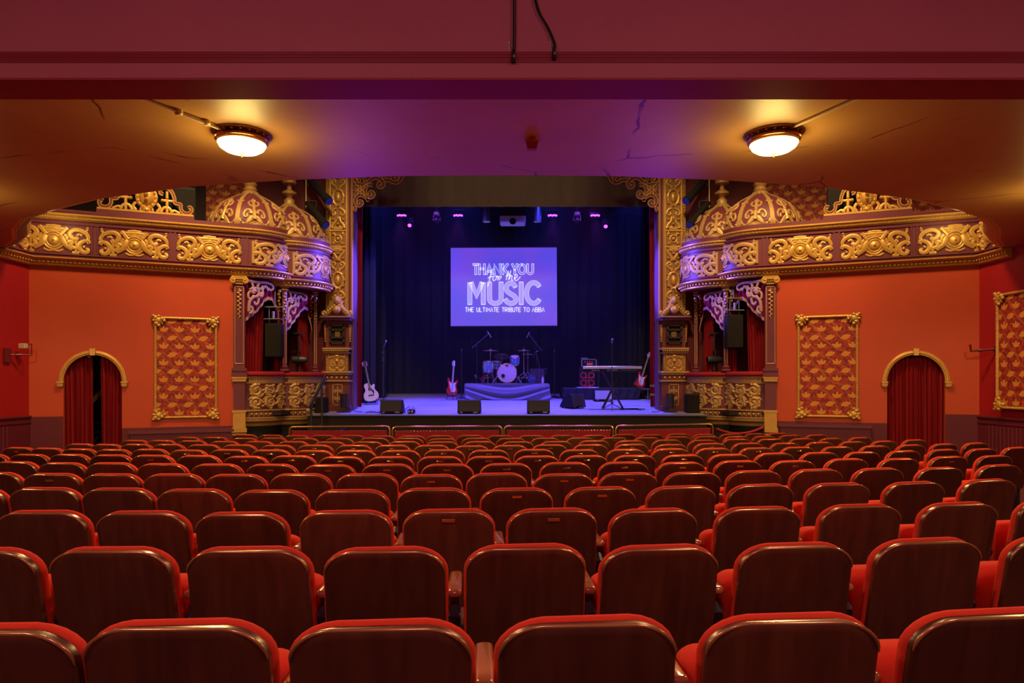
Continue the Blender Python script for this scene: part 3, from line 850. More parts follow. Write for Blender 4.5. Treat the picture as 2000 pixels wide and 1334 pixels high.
        relief(mb, fb, cr([(-.78, .22), (-.66, .05), (-.70, -.15)]), .035, .03)
        mb.build('bow_scrollwork', M_GOLD2, T)
        dome(mr, T, C, 4.80 + dz, .88, bi == 1)
        # soffit of the bow
        MB(mr).lathe([(.0, 3.68 + dz), (RB, 3.68 + dz), (RB, 3.75 + dz), (0, 3.75 + dz)], (C.x, C.y, 0), 40).build('box_ceiling', M_MAROON, T)
        # parapet
        pp = arc(C, BOXL, -10 if bi == 0 else -30, 105 if bi == 0 else 112)
        MB(mr).sweep(pp, [(-.1, .62), (.0, .62), (.0, 1.56), (-.1, 1.56)]).build('parapet', M_MAROON, T)
        mb = MB(mr)
        def fl(u, v, C=C): return bowpt(C, BOXL, u / BOXL, v)
        ua, ub = (radians(-4) * BOXL, radians(104) * BOXL) if bi == 0 else (radians(-6) * BOXL, radians(110) * BOXL)
        rinceau(mb, fl, ua, ub, .86, 1.37, 5)
        mb.build('acanthus_relief', M_GOLD2, T)
        mb = MB(mr)
        k = int((ub - ua) / .045)
        for i in range(k):
            u = ua + (ub - ua) * i / k
            relief(mb, fl, [(u, 1.43), (u + .03, 1.51)], .016, .016); relief(mb, fl, [(u, 1.51), (u + .03, 1.43)], .016, .016)
        mb.sweep(pp, [(0, 1.40), (.02, 1.40), (.02, 1.42), (0, 1.42)]); mb.sweep(pp, [(0, 1.52), (.03, 1.52), (.03, 1.545), (0, 1.545)])
        mb.build('lattice_band', M_GOLD2, T)
        mb = MB(mr).sweep(pp, [(0, .80), (.05, .80), (.05, .83), (0, .83)])
        k = int((ub - ua) / .10)
        for i in range(k):
            u = ua + (ub - ua) * (i + .5) / k
            blob(mb, fl, u, .735, .042, .04, .04, 8); relief(mb, fl, [(u - .05, .68), (u - .05, .79)], .012, .012)
        mb.sweep(pp, [(0, .64), (.05, .64), (.05, .665), (0, .665)])
        mb.build('leaf_band', M_GOLD2, T)
        MB(mr).sweep(pp, [(-.2, .47), (-.06, .47), (-.04, .53), (.05, .58), (.06, .63), (-.2, .63)]).build('base_moulding', M_GOLD2, T)
        MB(mr).sweep(pp, [(-.3, -.55), (-.08, -.55), (-.08, .48), (-.3, .48)]).build('plinth', M_BLACK, T)
        MB(mr).sweep(pp, [(-.16, 1.55), (.05, 1.55), (.085, 1.585), (.085, 1.625), (.04, 1.655), (-.12, 1.655), (-.16, 1.62)]).build('rail_cushion', M_RAIL, T)
    # column between the boxes
    for nm, x, y, wd_, lab in (('box_column', -4.95, 15.30, .105, 'slim maroon column with gilt drops between the two %s boxes' % side), ('box_column', -4.52, 16.20, .085, 'slim maroon post with gilt drops where the inner %s box meets the stage' % side)):
        T = thing(nm, side_xy((x, y, 1.655), sgn), lab, 'column', 'box columns')
        mb = MB(mr).box((x, y, 2.62), (wd_, wd_, 1.86), rzp, bev=.012); mb.build('shaft', M_MAROON, T)
        mb = MB(mr).box((x, y, 1.69), (wd_ * 1.9, wd_ * 1.9, .07), rzp, bev=.02).box((x, y, 1.76), (wd_ * 1.5, wd_ * 1.5, .08), rzp, bev=.03); mb.build('column_base', M_MAROON, T)
        mb = MB(mr).box((x, y, 3.57), (wd_ * 1.9, wd_ * 1.9, .09), rzp, bev=.02).box((x, y, 3.49), (wd_ * 1.5, wd_ * 1.5, .06), rzp, bev=.02); mb.build('capital', M_GOLD2, T)
        mb = MB(mr)
        for s in (-1, 1):
            q = Vector((x, y, 0)) + Vector((NO.x, NO.y, 0)) * (wd_ / 2) + Vector((WD.x, WD.y, 0)) * (s * wd_ * .3)
            mb.tube([q + Vector((0, 0, 1.85)), q + Vector((0, 0, 3.40))], .008, 5)
        for k in range(9):
            q = Vector((x, y, 3.40 - k * .07)) + Vector((NO.x, NO.y, 0)) * (wd_ / 2 + .015) + Vector((WD.x, WD.y, 0)) * (.012 * (-1) ** k)
            mb.ball(q, .036 - .0022 * k, 6, 4)
        q = Vector((x, y, 0)) - Vector((WD.x, WD.y, 0)) * (wd_ * 1.1) + Vector((NO.x, NO.y, 0)) * .03
        for k in range(8): mb.ball(q + Vector((.01 * (-1) ** k, 0, 3.46 - k * .075)), .045 - .004 * k, 6, 4)
        mb.build('gilt_drop', M_GOLD2, T)
    # ---- pilaster ending the splayed wall
    ta, tb = 3.63, 3.86; tm = (ta + tb) / 2
    T = thing('wall_pilaster', side_xy(W(tm, floor_z(14.5)), sgn), 'maroon pilaster with gilt capital at the stage end of the %s splayed wall' % side, 'pilaster', 'end pilasters')
    def slab(mb, hw, z0, z1, o1, o0=-.12): mb.prism([(tm - hw, z0), (tm + hw, z0), (tm + hw, z1), (tm - hw, z1)], W, o1, o0)
    mb = MB(mr); slab(mb, .115, 1.72, 3.55, .07); mb.build('shaft', M_MAROON, T, smooth=False)
    mb = MB(mr)
    for s in (-1, 1): mb.tube([W(tm + s * .085, 1.82, .072), W(tm + s * .085, 3.45, .072)], .009, 5)
    mb.tube([W(tm - .085, 1.82, .072), W(tm + .085, 1.82, .072)], .009, 5); mb.tube([W(tm - .085, 3.45, .072), W(tm + .085, 3.45, .072)], .009, 5)
    mb.build('gilt_line', M_GOLD2, T)
    mb = MB(mr); fw = onwall(.07)
    for k in range(13):
        z = 3.36 - k * .045
        blob(mb, fw, tm + .02 * (-1) ** k, z, .04 * (1 - k / 18), .03, .035, 7)
    relief(mb, fw, [(tm, 3.42), (tm, 2.78)], .015, .008)
    mb.build('gilt_drop', M_GOLD, T)
    mb = MB(mr); slab(mb, .13, 3.50, 3.53, .10); slab(mb, .15, 3.60, 3.67, .14); slab(mb, .125, 3.53, 3.6, .09)
    for s in (-1, 1):
        relief(mb, onwall(.13), spiral(tm + s * .12, 3.575, .06, pi / 2, 1.5, -s, .15), .022, .016)
    for k in range(5): mb.ball(W(tm - .08 + k * .04, 3.565, .11), .022, 6, 4)
    mb.build('capital', M_GOLD, T)
    mb = MB(mr); slab(mb, .15, 1.66, 1.72, .12); slab(mb, .14, 1.60, 1.66, .10); slab(mb, .155, 1.54, 1.60, .13); mb.build('pilaster_base', M_MAROON, T, smooth=False)
    mb = MB(mr); slab(mb, .15, 1.50, 1.545, .12); slab(mb, .135, 1.44, 1.50, .10); mb.build('gilt_collar', M_GOLD, T, smooth=False)
    mb = MB(mr); slab(mb, .115, -.5, 1.44, .07); mb.build('pedestal', M_MAROON, T, smooth=False)
    mb = MB(mr); slab(mb, .14, .78, .83, .11); slab(mb, .125, .45, .78, .10); slab(mb, .15, .36, .45, .13); slab(mb, .14, .30, .34, .11); mb.build('gilt_block', M_GOLD, T, smooth=False)
# ------------------------------------------------------------------ cloth
def drape(mb, fn, top, bot, z0, z1, folds, amp, nz=10, th=.012, ph=0.0, zfun=None):
    """gathered cloth: fn(u, z, offset); top/bot = (u0, u1) at the upper and lower edge"""
    nu = folds * 8
    def ring(j, side):
        out = []
        t = j / nz
        for i in range(nu + 1):
            s = i / nu
            u0 = bot[0] + (top[0] - bot[0]) * t; u1 = bot[1] + (top[1] - bot[1]) * t
            zt = z1 if zfun is None else zfun(top[0] + (top[1] - top[0]) * s)
            z = z0 + (zt - z0) * t
            a = amp * (1.15 - .35 * t)
            o = a * sin(2 * pi * folds * s + ph + .5 * sin(3 * s + 2 * t)) + .35 * a * sin(2 * pi * folds * 2.3 * s + 1.3)
            out.append(fn(u0 + (u1 - u0) * s, z, o + side))
        return out
    rows = [ring(j, th / 2) + ring(j, -th / 2)[::-1] for j in range(nz + 1)]
    mb.loft(rows)
def plane2(a, b):
    a = Vector(a); b = Vector(b); d = b - a; n = Vector((d.y, -d.x)).normalized()
    def f(u, z, o=0.0):
        p = a + d * u + n * o
        return Vector((p.x, p.y, z))
    f.n = Vector((n.x, n.y, 0)); f.L = d.length
    return f
def lerp_tab(tab, u):
    for (a, x), (b, y) in zip(tab, tab[1:]):
        if u <= b: return x + (y - x) * (u - a) / (b - a)
    return tab[-1][1]

for sgn, side in ((0, 'left'), (1, 'right')):
    mr = bool(sgn)
    specs = [(W(3.90, 0, .02)[:2], (-4.97, 15.28), 'outer', [(0, 2.76), (.15, 2.86), (.35, 3.02), (.5, 3.2), (.6, 3.27), (.7, 3.25), (.8, 3.14), (.84, 3.02)], 3.66),
             ((-4.93, 15.33), (-4.54, 16.18), 'inner', [(0, 2.55), (.15, 2.64), (.35, 2.84), (.55, 3.04), (.68, 3.16), (.8, 3.13), (.9, 2.9), (.95, 2.62)], 3.54)]
    for a, b, nm, tab, zt in specs:
        f = plane2(a, b)
        umax = tab[-1][0]
        base = side_xy(f(.4, 3.0), sgn)
        T = thing('box_pelmet', base, 'swagged dark red pelmet with gold fringe and openwork bracket in the %s %s box' % (nm, side), 'pelmet', 'box pelmets')
        mb = MB(mr)
        drape(mb, lambda u, z, o: f(u, z + 0, o - .06), (0, umax), (0, umax), zt, zt, 5, .018, 1, .015)
        mb = MB(mr)
        rows = []
        nu = 44
        for s_, sd in ((0, .01), (1, -.01)):
            for j in (0, 1, 2, 3):
                rows.append([f(umax * i / nu, lerp_tab(tab, umax * i / nu) + (zt - lerp_tab(tab, umax * i / nu)) * j / 3, -.08 + sd + .02 * sin(i * .9) * (1 - j / 4)) for i in range(nu + 1)])
        loop = []
        R1, R2 = rows[:4], rows[4:]
        mb.loft([R1[j] + R2[j][::-1] for j in range(4)])
        mb.build('swag', M_CURT if nm == 'outer' else M_CURT, T)
        mb = MB(mr)
        tr = [f(umax * i / nu, lerp_tab(tab, umax * i / nu) + .01, -.055 + .02 * sin(i * .9)) for i in range(nu + 1)]
        mb.loft([[p + Vector((0, 0, -.035)), p + f.n * .012 + Vector((0, 0, -.035)), p + f.n * .012 + Vector((0, 0, .035)), p + Vector((0, 0, .035))] for p in tr])
        mb.build('gold_fringe', mat('gold_braid', (.50, .27, .15), .7, noise=.2, scale=40), T)
        # openwork bracket in the upper corner
        k = zt - 3.54
        fn = lambda u, v: (f(u / f.L, zt - .02 - v, .02), f.n)
        mb = MB(mr)
        S = f.L / 1.0
        for pts, r in (([(.03, .05), (.25, .06), (.5, .05), (.66, .09), (.68, .17), (.60, .2), (.56, .15)], .032),
                       ([(.02, .76), (.10, .74), (.13, .66), (.07, .60), (.03, .66)], .034), ([(.03, .72), (.05, .5), (.15, .40), (.26, .36), (.3, .28), (.26, .2), (.18, .2), (.14, .27), (.19, .31)], .038),
                       ([(.08, .47), (.02, .42), (.02, .32), (.09, .27), (.14, .32)], .03), ([(.28, .33), (.36, .36), (.40, .30), (.40, .2), (.48, .12), (.55, .22)], .036),
                       ([(.10, .08), (.14, .18), (.04, .24)], .03), ([(.30, .08), (.26, .16), (.34, .2), (.40, .12)], .03), ([(.30, .40), (.27, .52), (.2, .55), (.18, .48)], .03)):
            relief(mb, fn, cr([(u * f.L, v * .98) for u, v in pts], 4), r, .024, .7)
        for u, v in ((.16, .38), (.38, .30), (.05, .62), (.2, .25), (.45, .14)): blob(mb, fn, u * f.L, v, .045, .045, .035, 8)
        mb.build('openwork_bracket', M_GOLD2, T)
        # curtains inside the box
        cols = (M_CURT,)
        g = plane2(f(0, 0, -.22)[:2], f(1, 0, -.22)[:2])
        if nm == 'outer':
            cs = [((.0, .62), (.0, .50), 7, 'outer edge')]
        else:
            cs = [((.62, 1.0), (.80, 1.02), 4, 'stage edge'), ((-.1, .30), (-.1, .02), 3, 'column side')]
        for top, bot, fo, wh in cs:
            mb = MB(mr)
            drape(mb, g, top, bot, 1.0, zt - .02, fo, .035, 12, ph=fo)
            tag(mb.build('box_curtain', M_CURT), 'dark red velvet curtain at the %s of the %s %s box' % (wh, nm, side), 'curtain', 'box curtains')
    # speaker hung in the outer box
    d = 15.05
    x0, x1 = (PX(517, d), PX(549, d)) if not sgn else (PX(1420, d), PX(1452, d))
    zc0, zc1 = (PZ(698, d), PZ(631, d)) if not sgn else (PZ(680, d), PZ(614, d))
    xm = (x0 + x1) / 2
    T = thing('hung_speaker', (xm, d, zc0), 'black loudspeaker hung on a bracket in the outer %s box opening' % side, 'loudspeaker', 'hung loudspeakers')
    MB().box((xm, d + .12, (zc0 + zc1) / 2), (x1 - x0, .26, zc1 - zc0), 0, bev=.02).build('cabinet', M_BLACK, T)
    MB().box((xm, d - .018, (zc0 + zc1) / 2), (x1 - x0 - .03, .02, zc1 - zc0 - .03), 0, bev=.006).build('grille', M_GRILLE, T)
    mb = MB().box((xm, d + .05, zc1 + .09), (x1 - x0, .22, .02)).box((xm + .02, d + .05, zc1 + .36), (x1 - x0 + .06, .1, .025))
    for s in (-.1, .1): mb.tube([(xm + s, d + .05, zc1 - .01), (xm + s, d + .05, zc1 + .36)], .012, 6)
    mb.tube([(xm, d + .02, zc1 + .1), (xm, d + .02, zc1 + .26)], .03, 8)
    mb.tube([(xm, d + .1, zc1 + .36), (xm, d + .15, 3.70)], .02, 6)
    mb.build('hanging_bracket', M_STEEL, T)
    # a spotlight lying in the inner box
    sx_ = -1 if not sgn else 1
    d = 16.0
    px = 585 if not sgn else 1395
    T = thing('box_spotlight', (PX(px, d), d, 1.62), 'dark spotlight inside the inner %s box above the velvet rail' % side, 'spotlight', 'box spotlights')
    x, z = PX(px, d), 1.95
    MB().lathe([(.07, -.17), (.09, -.15), (.085, .12), (.05, .18), (.0, .18)], (x, d, z), 12, axis='X').lathe([(.0, -.172), (.07, -.172)], (x, d, z), 12, axis='X').build('lamp_body', M_IRON, T)
    mb = MB().tube([(x, d - .1, z), (x, d - .1, z + .2), (x, d + .1, z + .2), (x, d + .1, z)], .012, 5).tube([(x, d, z + .2), (x, d, z + .62)], .018, 6).tube([(x, d, z - .15), (x, d, .78)], .02, 6).box((x, d, z + .62), (.26, .05, .03))
    mb.build('lamp_stand', M_IRON, T)
    # wall-mounted profile lights above the inner dome
    d = 16.0
    for i, (pa_, pb_) in enumerate((((604, 352), (643, 393)), ((600, 396), (636, 440)))):
        if sgn: pa_ = (1983 - pa_[0], pa_[1]); pb_ = (1983 - pb_[0], pb_[1])
        a = P(*pa_, d + .25); b = P(*pb_, d - .15)
        q = (b - a).normalized()
        T = thing('profile_spotlight', a, 'long black profile spotlight angled down beside the %s proscenium pilaster, %s of two' % (side, ('upper', 'lower')[i]), 'spotlight', 'profile spotlights')
        MB().tube([a, a + q * .12, a + q * .13, b - q * .2, b - q * .19, b], [.06, .07, .085, .085, .10, .105], 12).build('lamp_body', M_BLACK, T)
        MB().tube([b - q * .01, b + q * .012], .095, 12).build('lens', mat('blue_grey_glass', (.012, .016, .05), .2), T)
        m_ = a + q * .22
        MB().tube([m_ + Vector((.11, 0, 0)), m_ + Vector((.1, .05, .18)), m_ + Vector((-.1, .05, .18)), m_ + Vector((-.11, 0, 0))], .013, 5).tube([m_ + Vector((0, .05, .18)), (m_.x + (-.12 if not sgn else .12), d + .42, m_.z + .12)], .02, 6).build('yoke', M_IRON, T)
    pm = PX(597 if not sgn else 1386, 16.4)
    tag(MB().tube([(pm, 16.42, 4.1), (pm, 16.42, 7.0)], .03, 8).build('lighting_pole', M_BRONZE), 'vertical bronze pole carrying the two profile spotlights on the %s' % side, 'pole', 'lighting poles')

    # ---------------------------------------------------------------- proscenium pilaster
    xo, xi, yf = -4.31, -3.66, 16.3
    xc = -4.005
    T = thing('proscenium_pilaster', side_xy((xc, yf, stage_z(yf)), sgn), 'tall gilded relief pilaster on the %s edge of the stage opening' % side, 'pilaster', 'proscenium pilasters')
    def fp(u, v): return Vector((xc + u, yf, v)), Vector((0, -1, 0))
    mb = MB(mr)
    mb.box(((xo + xi) / 2, yf + .29, 5.2), (xi - xo, .5, 4.6)); mb.build('shaft', M_MAROON, T, smooth=False)
    mb = MB(mr).box((xc, yf + .03, 5.2), (.40, .05, 4.5)); mb.build('gilt_field', mat('dull_gilding', (.36, .18, .055), .5, .2, noise=.2, scale=18), T, smooth=False)
    mb = MB(mr)
    z = 3.08; k = 0
    while z < 7.3:
        if k % 2 == 0:
            H = 1.55
            zc = z + H / 2
            ringr(mb, fp, 0, zc, .13, .19, .030); blob(mb, fp, 0, zc, .07, .13, .05, 12)
            for a in range(10):
                q = 2 * pi * a / 10; blob(mb, fp, .155 * cos(q), zc + .23 * sin(q), .035, .035, .04, 6)
            for s in (-1, 1):
                zs = lambda q: zc + s * q
                for t in (-1, 1):
                    relief(mb, fp, cr([(t * .03, zs(.25)), (t * .12, zs(.30)), (t * .16, zs(.38)), (t * .10, zs(.43)), (t * .06, zs(.38)), (t * .10, zs(.35))], 3), .03, .02)
                    relief(mb, fp, cr([(t * .15, zs(.74)), (t * .13, zs(.66)), (t * .05, zs(.56)), (t * .03, zs(.46))], 3), .035, .03)
                    relief(mb, fp, cr([(t * .02, zs(.70)), (t * .08, zs(.72)), (t * .16, zs(.70))], 3), .028, .02)
                    blob(mb, fp, t * .12, zs(.53), .04, .035, .04, 7)
                blob(mb, fp, 0, zs(.50), .05, .06, .05, 8); blob(mb, fp, 0, zs(.64), .045, .035, .05, 8); relief(mb, fp, [(-.1, zs(.75)), (.1, zs(.75))], .03, .03)
            z += H
        else:
            H = .43; zc = z + H / 2
            for zz in (z + .02, z + H - .02): relief(mb, fp, [(-.2, zz), (.2, zz)], .025, .025)
            blob(mb, fp, 0, zc, .055, .055, .05, 10); ringr(mb, fp, 0, zc, .085, .085, .02)
            for a in (45, 135, 225, 315):
                q = radians(a); blob(mb, fp, .15 * cos(q), zc + .16 * sin(q), .045, .035, .04, 7)
                relief(mb, fp, cr([(.10 * cos(q), zc + .10 * sin(q)), (.17 * cos(q - .2), zc + .17 * sin(q - .2)), (.19 * cos(q + .2), zc + .2 * sin(q + .2))], 3), .02, .016)
            z += H
        k += 1
    for s in (-1, 1):
        relief(mb, fp, [(s * .195, 3.0), (s * .195, 7.4)], .018, .018)
    mb.build('candelabra_relief', M_GOLD, T)
    mb = MB(mr)
    for k in range(70): mb.ball((xo + .045, yf + .03, 3.05 + k * .062), .028, 6, 4, 1.0)
    mb.box((xo + .045, yf + .045, 5.2), (.075, .02, 4.5))
    mb.build('beaded_strip', M_GOLD, T)
    mb = MB(mr)
    for x, r in ((xi - .115, .028), (xi - .018, .03)): mb.box((x, yf + .02, 5.2), (r * 1.9, .07, 4.6), bev=.015)
    mb.build('gilt_fillet', mat('pale_gilding', (.50, .25, .11), .4, .2), T)
    mb = MB(mr).box((xi - .068, yf + .03, 5.2), (.05, .06, 4.6), bev=.01); mb.build('maroon_fillet', M_MAROON, T)
    # inner reveal of the opening
    mb = MB(mr).box((xi - .02, yf + .25, 3.6), (.06, .36, 8.2)); mb.build('reveal', mat('plum_reveal', (.16, .07, .13), .5), T, smooth=False)
    # ledge above the niche with reclining leaf ornament
    mb = MB(mr).box((xc, yf - .03, 2.955), (.74, .5, .05), bev=.015).box((xc, yf - .01, 2.91), (.66, .42, .05), bev=.015)
    mb.build('ledge', mat('lilac_brown_paint', (.24, .11, .10), .5), T)
    mb = MB(mr)
    for s in (-1, 1):
        relief(mb, lambda u, v: (Vector((xc + u, yf - .08, v)), Vector((0, -1, 0))), cr([(s * .05, 3.42), (s * .10, 3.25), (s * .18, 3.10), (s * .28, 3.02), (s * .34, 3.05), (s * .31, 3.10), (s * .27, 3.07)], 4), .055, .03, .9)
        for k in range(5): mb.ball((xc + s * (.06 + .05 * k), yf - .1, 3.24 - .045 * k), .05, 7, 5)
    mb.ball((xc, yf - .1, 3.36), .09, 8, 6, 1.3); mb.ball((xc, yf - .12, 3.14), .11, 8, 6)
    mb.build('crest', M_GOLD2, T)
    # niche with a small dark monitor
    mb = MB(mr)
    mb.box((xc, yf + .12, 2.57), (.56, .34, .66)); mb.build('niche_block', mat('terracotta_maroon', (.16, .030, .026), .5), T, smooth=False)
    NB = MB(mr)
    for dx, w_ in ((-.165, .05), (.165, .05)): NB.box((xc + dx, yf - .07, 2.56), (w_, .08, .46))
    for dz in (-.21, -.08, .10, .21): NB.box((xc, yf - .07, 2.56 + dz), (.36, .08, .035))
    nb = NB.build('niche_frame', mat('dark_umber', (.035, .016, .014), .5), T)
    MB(mr).box((xc, yf - .055, 2.56), (.32, .02, .42)).build('niche_recess', M_BLACK, T, smooth=False)
    MB(mr).box((xc + .01, yf - .075, 2.56), (.12, .03, .12)).build('small_monitor', M_BRONZE, T, smooth=False)
    mb = MB(mr)
    for s in (-1, 1):
        for k in range(7): mb.ball((xc + s * .295, yf - .03, 2.76 - k * .06), .04 - .003 * k, 6, 4, 1.2)
    mb.build('side_garland', M_GOLD, T)
    # capital and pedestal below the niche
    mb = MB(mr).box((xc, yf + .02, 2.21), (.66, .46, .05), bev=.015)
    for k in range(13): mb.ball((xc - .29 + k * .048, yf - .2, 2.165), .024, 6, 4)
    mb.box((xc, yf + .04, 2.12), (.60, .42, .04), bev=.012)
    mb.build('cornice', M_GOLD2, T)
    mb = MB(mr).box((xc, yf + .1, 1.90), (.50, .4, .44)); mb.build('panel_block', mat('dull_gilding', (.36, .18, .055), .5, .2), T, smooth=False)
    mb = MB(mr)
    fq = lambda u, v: (Vector((xc + u, yf - .10, v)), Vector((0, -1, 0)))
    for s in (-1, 1):
        relief(mb, fq, spiral(s * .085, 1.86, .08, pi / 2, 1.5, -s, .15), .022, .016)
        relief(mb, fq, cr([(0, 1.98), (s * .1, 2.04), (s * .18, 2.0), (s * .19, 2.08)]), .03, .02)
        relief(mb, fq, cr([(0, 1.74), (s * .08, 1.70), (s * .16, 1.73), (s * .18, 1.80)]), .025, .018)
        for k in range(9): mb.ball((xc + s * .245, yf - .10, 1.72 + k * .046), .022, 6, 4)
    blob(mb, fq, 0, 1.93, .06, .05, .05, 8); blob(mb, fq, 0, 1.75, .05, .04, .04, 8); blob(mb, fq, 0, 2.04, .08, .05, .05, 8)
    mb.build('panel_relief', M_GOLD, T)
    mb = MB(mr)
    for z, w_, d_, h in ((1.655, .68, .5, .05), (1.61, .64, .46, .03), (1.45, .66, .48, .04)): mb.box((xc + .01, yf + .03, z), (w_, d_, h), bev=.012)
    mb.build('string_moulding', M_GOLD2, T)
    mb = MB(mr).box((xc + .01, yf + .05, 1.53), (.60, .42, .14)).box((xc + .01, yf + .06, 1.1), (.60, .42, .72)); mb.build('pedestal', mat('terracotta_maroon', (.16, .030, .026), .5), T, smooth=False)
    for k in range(5): MB(mr).ball((xc - .22 + k * .115, yf - .165, 1.53), .03, 7, 4).build('boss', M_GOLD, T)
    mb = MB(mr)
    for s in (-1, 1): mb.box((xc + s * .11 + .03, yf - .155, 1.13), (.02, .02, .50))
    for z in (.89, 1.37): mb.box((xc + .03, yf - .155, z), (.24, .02, .02))
    fr = lambda u, v: (Vector((xc + .03 + u, yf - .155, v)), Vector((0, -1, 0)))
    for s in (-1, 1):
        relief(mb, fr, spiral(s * .045, 1.22, .04, -pi / 2, 1.3, s, .2), .014, .01); relief(mb, fr, spiral(s * .045, 1.04, .04, pi / 2, 1.3, -s, .2), .014, .01)
    relief(mb, fr, [(0, .95), (0, 1.33)], .016, .016)
    mb.build('pedestal_panel', M_GOLD2, T)
    MB(mr).box((xc + .01, yf + .06, .80), (.66, .5, .14), bev=.02).build('pedestal_base', mat('terracotta_maroon', (.16, .030, .026), .5), T)
    # fretwork bracket in the top corner of the opening
    q = lambda X, Y: (PX(660 + X / 7.69, 16.35) , PZ(335 + Y / 7.69, 16.35))
    T = thing('fretwork_bracket', side_xy((-3.6, 16.35, 5.6), sgn), 'maroon and gold fretwork bracket in the upper %s corner of the stage opening' % side, 'bracket', 'fretwork brackets')
    f2 = lambda u, v: (Vector((u, 16.35, v)), Vector((0, -1, 0)))
    mm = MB(mr); mg = MB(mr)
    off = 0.0 if not sgn else -.0
    for pts, wd_ in (([(240, 95), (255, 140), (300, 185), (360, 205), (430, 180), (510, 120), (570, 100), (640, 125), (690, 185), (660, 240), (615, 225), (615, 185), (645, 180)], .030),
                     ([(330, 110), (325, 145), (290, 150), (262, 120), (280, 85), (310, 92), (312, 118)], .024),
                     ([(520, 205), (460, 205), (415, 265), (420, 340), (465, 390), (520, 385), (540, 340), (505, 312), (480, 340), (502, 352)], .030),
                     ([(455, 440), (440, 405), (390, 370), (330, 358), (285, 385), (265, 440), (285, 500), (335, 515), (365, 475), (335, 450), (308, 475), (325, 490)], .030),
                     ([(690, 135), (770, 135), (830, 165), (890, 170), (940, 130), (960, 75), (1000, 62)], .030), ([(880, 165), (895, 110), (865, 70), (825, 80), (822, 115), (850, 122)], .024),
                     ([(245, 195), (330, 280), (445, 195)], .022), ([(248, 375), (330, 280), (425, 372)], .022), ([(240, 280), (415, 280)], .018), ([(330, 205), (330, 360)], .018),
                     ([(248, 520), (265, 560), (245, 600)], .024), ([(430, 180), (400, 110), (430, 60), (470, 30)], .024), ([(700, 130), (690, 80), (640, 50), (560, 45), (520, 80)], .024), ([(430, 430), (470, 430)], .030), ([(700, 60), (820, 40)], .024)):
        ribbon_pair(mm, mg, f2, [q(a + off, b) for a, b in cr(pts, 4)], wd_ * 1.3, .0085, .03)
    mm.build('fret', mat('terracotta_maroon', (.16, .030, .026), .5), T)
    mg.build('gilt_edges', mat('bright_gilt_edge', (.78, .46, .14), .4, .2), T)
    # house curtain at the side
    f = plane2((-4.25, 17.05), (-3.60, 17.05))
    mb = MB(mr); drape(mb, f, (0, 1.02), (0, .98), stage_z(17.05) + .02, 7.2, 5, .06, 8)
    T = tag(mb.build('house_curtain', M_CURT), 'gathered red velvet house curtain at the %s side of the stage opening' % side, 'curtain', 'house curtains')
    if sgn:
        mb = MB(mr)
        for z in (1.30, 1.08):
            for k in range(2): pass
            drape(mb, lambda u, zz, o: f(u, zz, o + .02), (0, 1.0), (0, 1.0), z, z + .06, 5, .06, 1, .02)
        mb.build('gold_band', M_GOLD2, T)
    # black legs
    for yy, xin, fo in (((18.4, -3.52, 6), (20.3, -3.60, 6)) if not sgn else ((21.1, -3.72, 6), (21.7, -3.60, 6))):
        f = plane2((-5.4, yy), (xin, yy))
        mb = MB(mr); drape(mb, f, (0, 1), (0, 1), stage_z(yy) + .02, 8.06, fo + 6, .05, 3)
        tag(mb.build('side_masking_drape', M_BLKFAB), 'black leg drape hanging at the %s of the stage, %s pair' % (side, 'front' if yy in (18.4, 21.1) else 'rear'), 'stage drape', 'black leg drapes')
    mb = MB(mr).box((-6.3, 19.4, 3.9), (.1, 5.8, 8.4)); struct(mb, 'wall_stage_' + side, M_BLACK, smooth=False)
    mb = MB(mr).prism([(3.3, 0), (6.35, 0), (6.35, 8), (3.3, 8)], lambda u, v, d: Vector((-u - .85, 16.78 + d, v)), 0, .1)
    struct(mb, 'wall_proscenium_return_' + side, M_BLACK, smooth=False)

    # ---------------------------------------------------------------- framed wallpaper panel
    def framed(name, org, rz, wdt, hgt, label):
        T = thing(name, org, label, 'wall panel', 'framed wallpaper panels', rz)
        me = MB().box((wdt / 2, .012, hgt / 2), (wdt, .03, hgt)); me.build('wallpaper', M_PAPER, T, local=True, smooth=False)
        mb = MB()
        for a, b in (((0, 0), (wdt, 0)), ((wdt, 0), (wdt, hgt)), ((wdt, hgt), (0, hgt)), ((0, hgt), (0, 0))):
            mb.tube([(a[0], -.015, a[1]), (b[0], -.015, b[1])], .027, 8)
            L = sqrt((a[0] - b[0]) ** 2 + (a[1] - b[1]) ** 2)
            for k in range(int(L / .042)):
                t = (k + .5) * .042 / L; mb.ball((a[0] + (b[0] - a[0]) * t, -.032, a[1] + (b[1] - a[1]) * t), .019, 6, 4)
        mb.build('gilt_frame', M_GOLD, T, local=True)
        for ix, iz in ((0, 0), (1, 0), (0, 1), (1, 1)):
            mb = MB(); cx_, cz_ = ix * wdt, iz * hgt; sx, sz = (1 if ix == 0 else -1), (1 if iz == 0 else -1)
            fn = lambda u, v: (Vector((cx_ + sx * u, -.03, cz_ + sz * v)), Vector((0, -1, 0)))
            for u, v, a in ((.05, .05, .09), (.12, .02, .055), (.02, .12, .055), (.0, .0, .06), (.16, .06, .04), (.06, .16, .04), (-.03, .06, .04), (.06, -.03, .04), (-.035, -.035, .04)):
                blob(mb, fn, u, v, a, a * .9, .04, 8)
            for k in range(6):
                a = radians(-15 + k * 24); relief(mb, fn, cr([(.03, .03), (.03 + .08 * cos(a), .03 + .08 * sin(a)), (.03 + .15 * cos(a + .2), .03 + .15 * sin(a + .2))], 3), .022, .012, .9)
            mb.build('corner_leaf', M_GOLD, T, local=True)
